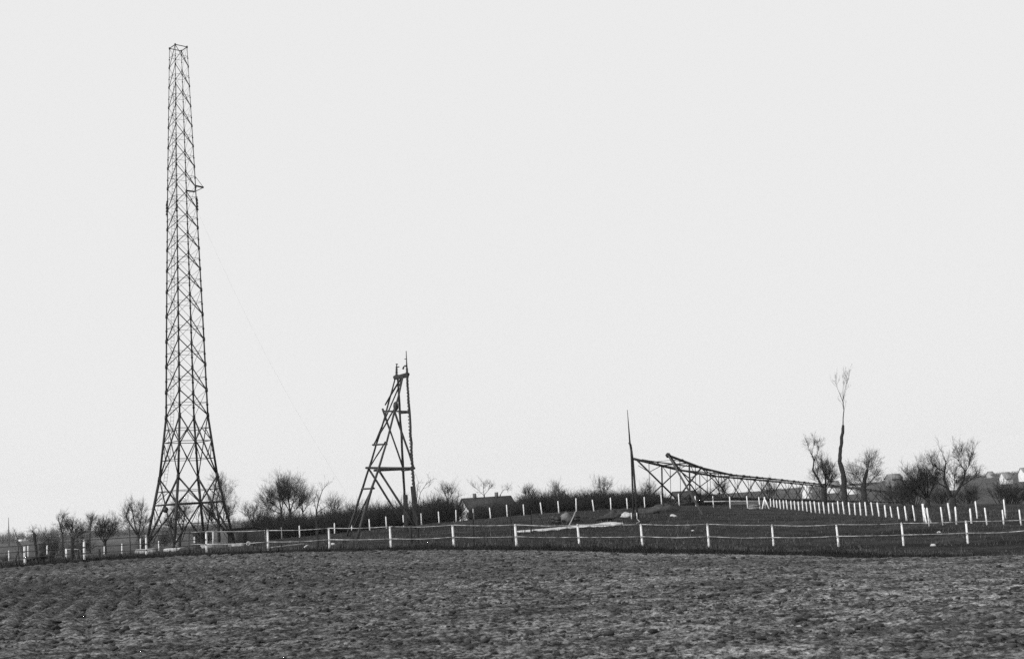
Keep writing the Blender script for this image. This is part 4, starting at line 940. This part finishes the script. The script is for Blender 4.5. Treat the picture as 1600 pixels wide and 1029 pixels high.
for px, yt, w_, lab in [(522, 786, 8, 'small bare tree topping the thicket just left of the derrick foot'), (700, 764, 9, 'small bare tree topping the thicket peak left of the white gable'), (826, 768, 8, 'small bare tree rising from the thicket right of the cottage'), (872, 767, 7, 'small bare tree rising from the thicket above the rubble heap'), (943, 757, 9, 'small bare tree, tallest above the thicket left of the thin mast'), (1012, 765, 7, 'small bare tree above the thicket just right of the thin mast'), (1128, 762, 7, 'small bare tree seen through the middle bays of the lying tower'), (1202, 762, 6, 'small bare tree behind the lying tower above the far end of the close-set row')]:
    yb = 812 - (px - 500) * .02
    ptree('bare_tree', lab, 172, [(px, yb), (px + .6, yb - 12), (px, yt + 17)], (.26, .18), [([(px, yt + 18), (px - w_ * .5, yt + 8), (px - w_ * .7, yt + 3)], .1, .03), ([(px, yt + 18), (px + .5, yt + 8), (px, yt)], .1, .03), ([(px, yt + 19), (px + w_ * .5, yt + 10), (px + w_ * .8, yt + 5)], .09, .03)], n=14, ln=1.3, r=.024, nch=3, group='small bare trees above the thicket')
# dark barrel behind the close-set row
p = on(1425, 812, 94); thing(MB().tube([p, p + Vector((0, 0, .4)), p + Vector((0, 0, .9)), p + Vector((0, 0, 1.05))], [.2, .24, .22, .12], 12), 'tree_stump', 'bark', 'black upright stump behind the last posts of the close-set row', 'stump', p, smooth=True)
# far mast at left
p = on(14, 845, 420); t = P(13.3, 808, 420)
thing(MB().tube([p, p.lerp(t, .5), t], [.28, .2, .08], 6), 'far_mast', 'hazetwig', 'faint distant mast above the far left plain', 'mast', p)

# ------------------------------------------------------------------ haze
HZ = True
if HZ:
    mb = MB(); zl = -16; zh = 60
    mb.box((0, 100, (zl + zh) / 2), (3800, 3800, zh - zl))
    o = mb.build('haze', bpy.data.materials.new('haze'), None); m = o.data.materials[0]; m.use_nodes = True; n_ = m.node_tree.nodes; n_.clear()
    out = n_.new('ShaderNodeOutputMaterial'); pv = n_.new('ShaderNodeVolumePrincipled'); pv.inputs['Color'].default_value = (.97, .97, .97, 1); pv.inputs['Density'].default_value = .00011; pv.inputs['Anisotropy'].default_value = .2
    m.node_tree.links.new(pv.outputs[0], out.inputs['Volume']); tag(o, 'thin pale haze over the plain', 'haze', kind='stuff')

# ------------------------------------------------------------------ light
w = bpy.data.worlds.new('World'); sc.world = w; w.use_nodes = True
nt = w.node_tree; N = nt.nodes; L = nt.links
bg = N['Background']; sky = N.new('ShaderNodeTexSky'); sky.sky_type = 'NISHITA'; sky.sun_disc = False
SUN = Vector((-.74, -.47, .47)).normalized()
el = math.asin(SUN.z); sky.sun_elevation = el; sky.sun_rotation = math.atan2(SUN.x, SUN.y)
bw = N.new('ShaderNodeRGBToBW'); L.new(sky.outputs[0], bw.inputs[0])
mr = N.new('ShaderNodeMapRange'); mr.inputs[1].default_value = 0; mr.inputs[2].default_value = 20; mr.inputs[3].default_value = 8.3; mr.inputs[4].default_value = 8.75
L.new(bw.outputs[0], mr.inputs[0]); ccw = N.new('ShaderNodeCombineColor')
for i in range(3): L.new(mr.outputs[0], ccw.inputs[i])
L.new(ccw.outputs[0], bg.inputs['Color']); bg.inputs['Strength'].default_value = .1
sl_ = bpy.data.lights.new('sun', 'SUN'); sl_.energy = 3.3; sl_.angle = math.radians(1.2)
so = bpy.data.objects.new('sun', sl_); COL.objects.link(so); so.rotation_euler = SUN.to_track_quat('Z', 'Y').to_euler()

# ------------------------------------------------------------------ camera
cam = bpy.data.cameras.new('camera'); co_ = bpy.data.objects.new('camera', cam); COL.objects.link(co_)
cam.sensor_width = 36; cam.lens = 36 * F / 1600; cam.clip_end = 5000; cam.clip_start = .1
R3 = Matrix((RT, UP, -fw)).transposed(); co_.matrix_world = Matrix.Translation(CAM) @ R3.to_4x4()
cam.dof.use_dof = True; cam.dof.focus_distance = 95; cam.dof.aperture_fstop = 4.0
sc.camera = co_
sc.view_settings.view_transform = 'Standard'; sc.view_settings.look = 'None'; sc.view_settings.exposure = 0; sc.view_settings.gamma = 1
sc.cycles.use_denoising = False; sc.cycles.volume_bounces = 2; sc.cycles.max_bounces = 6
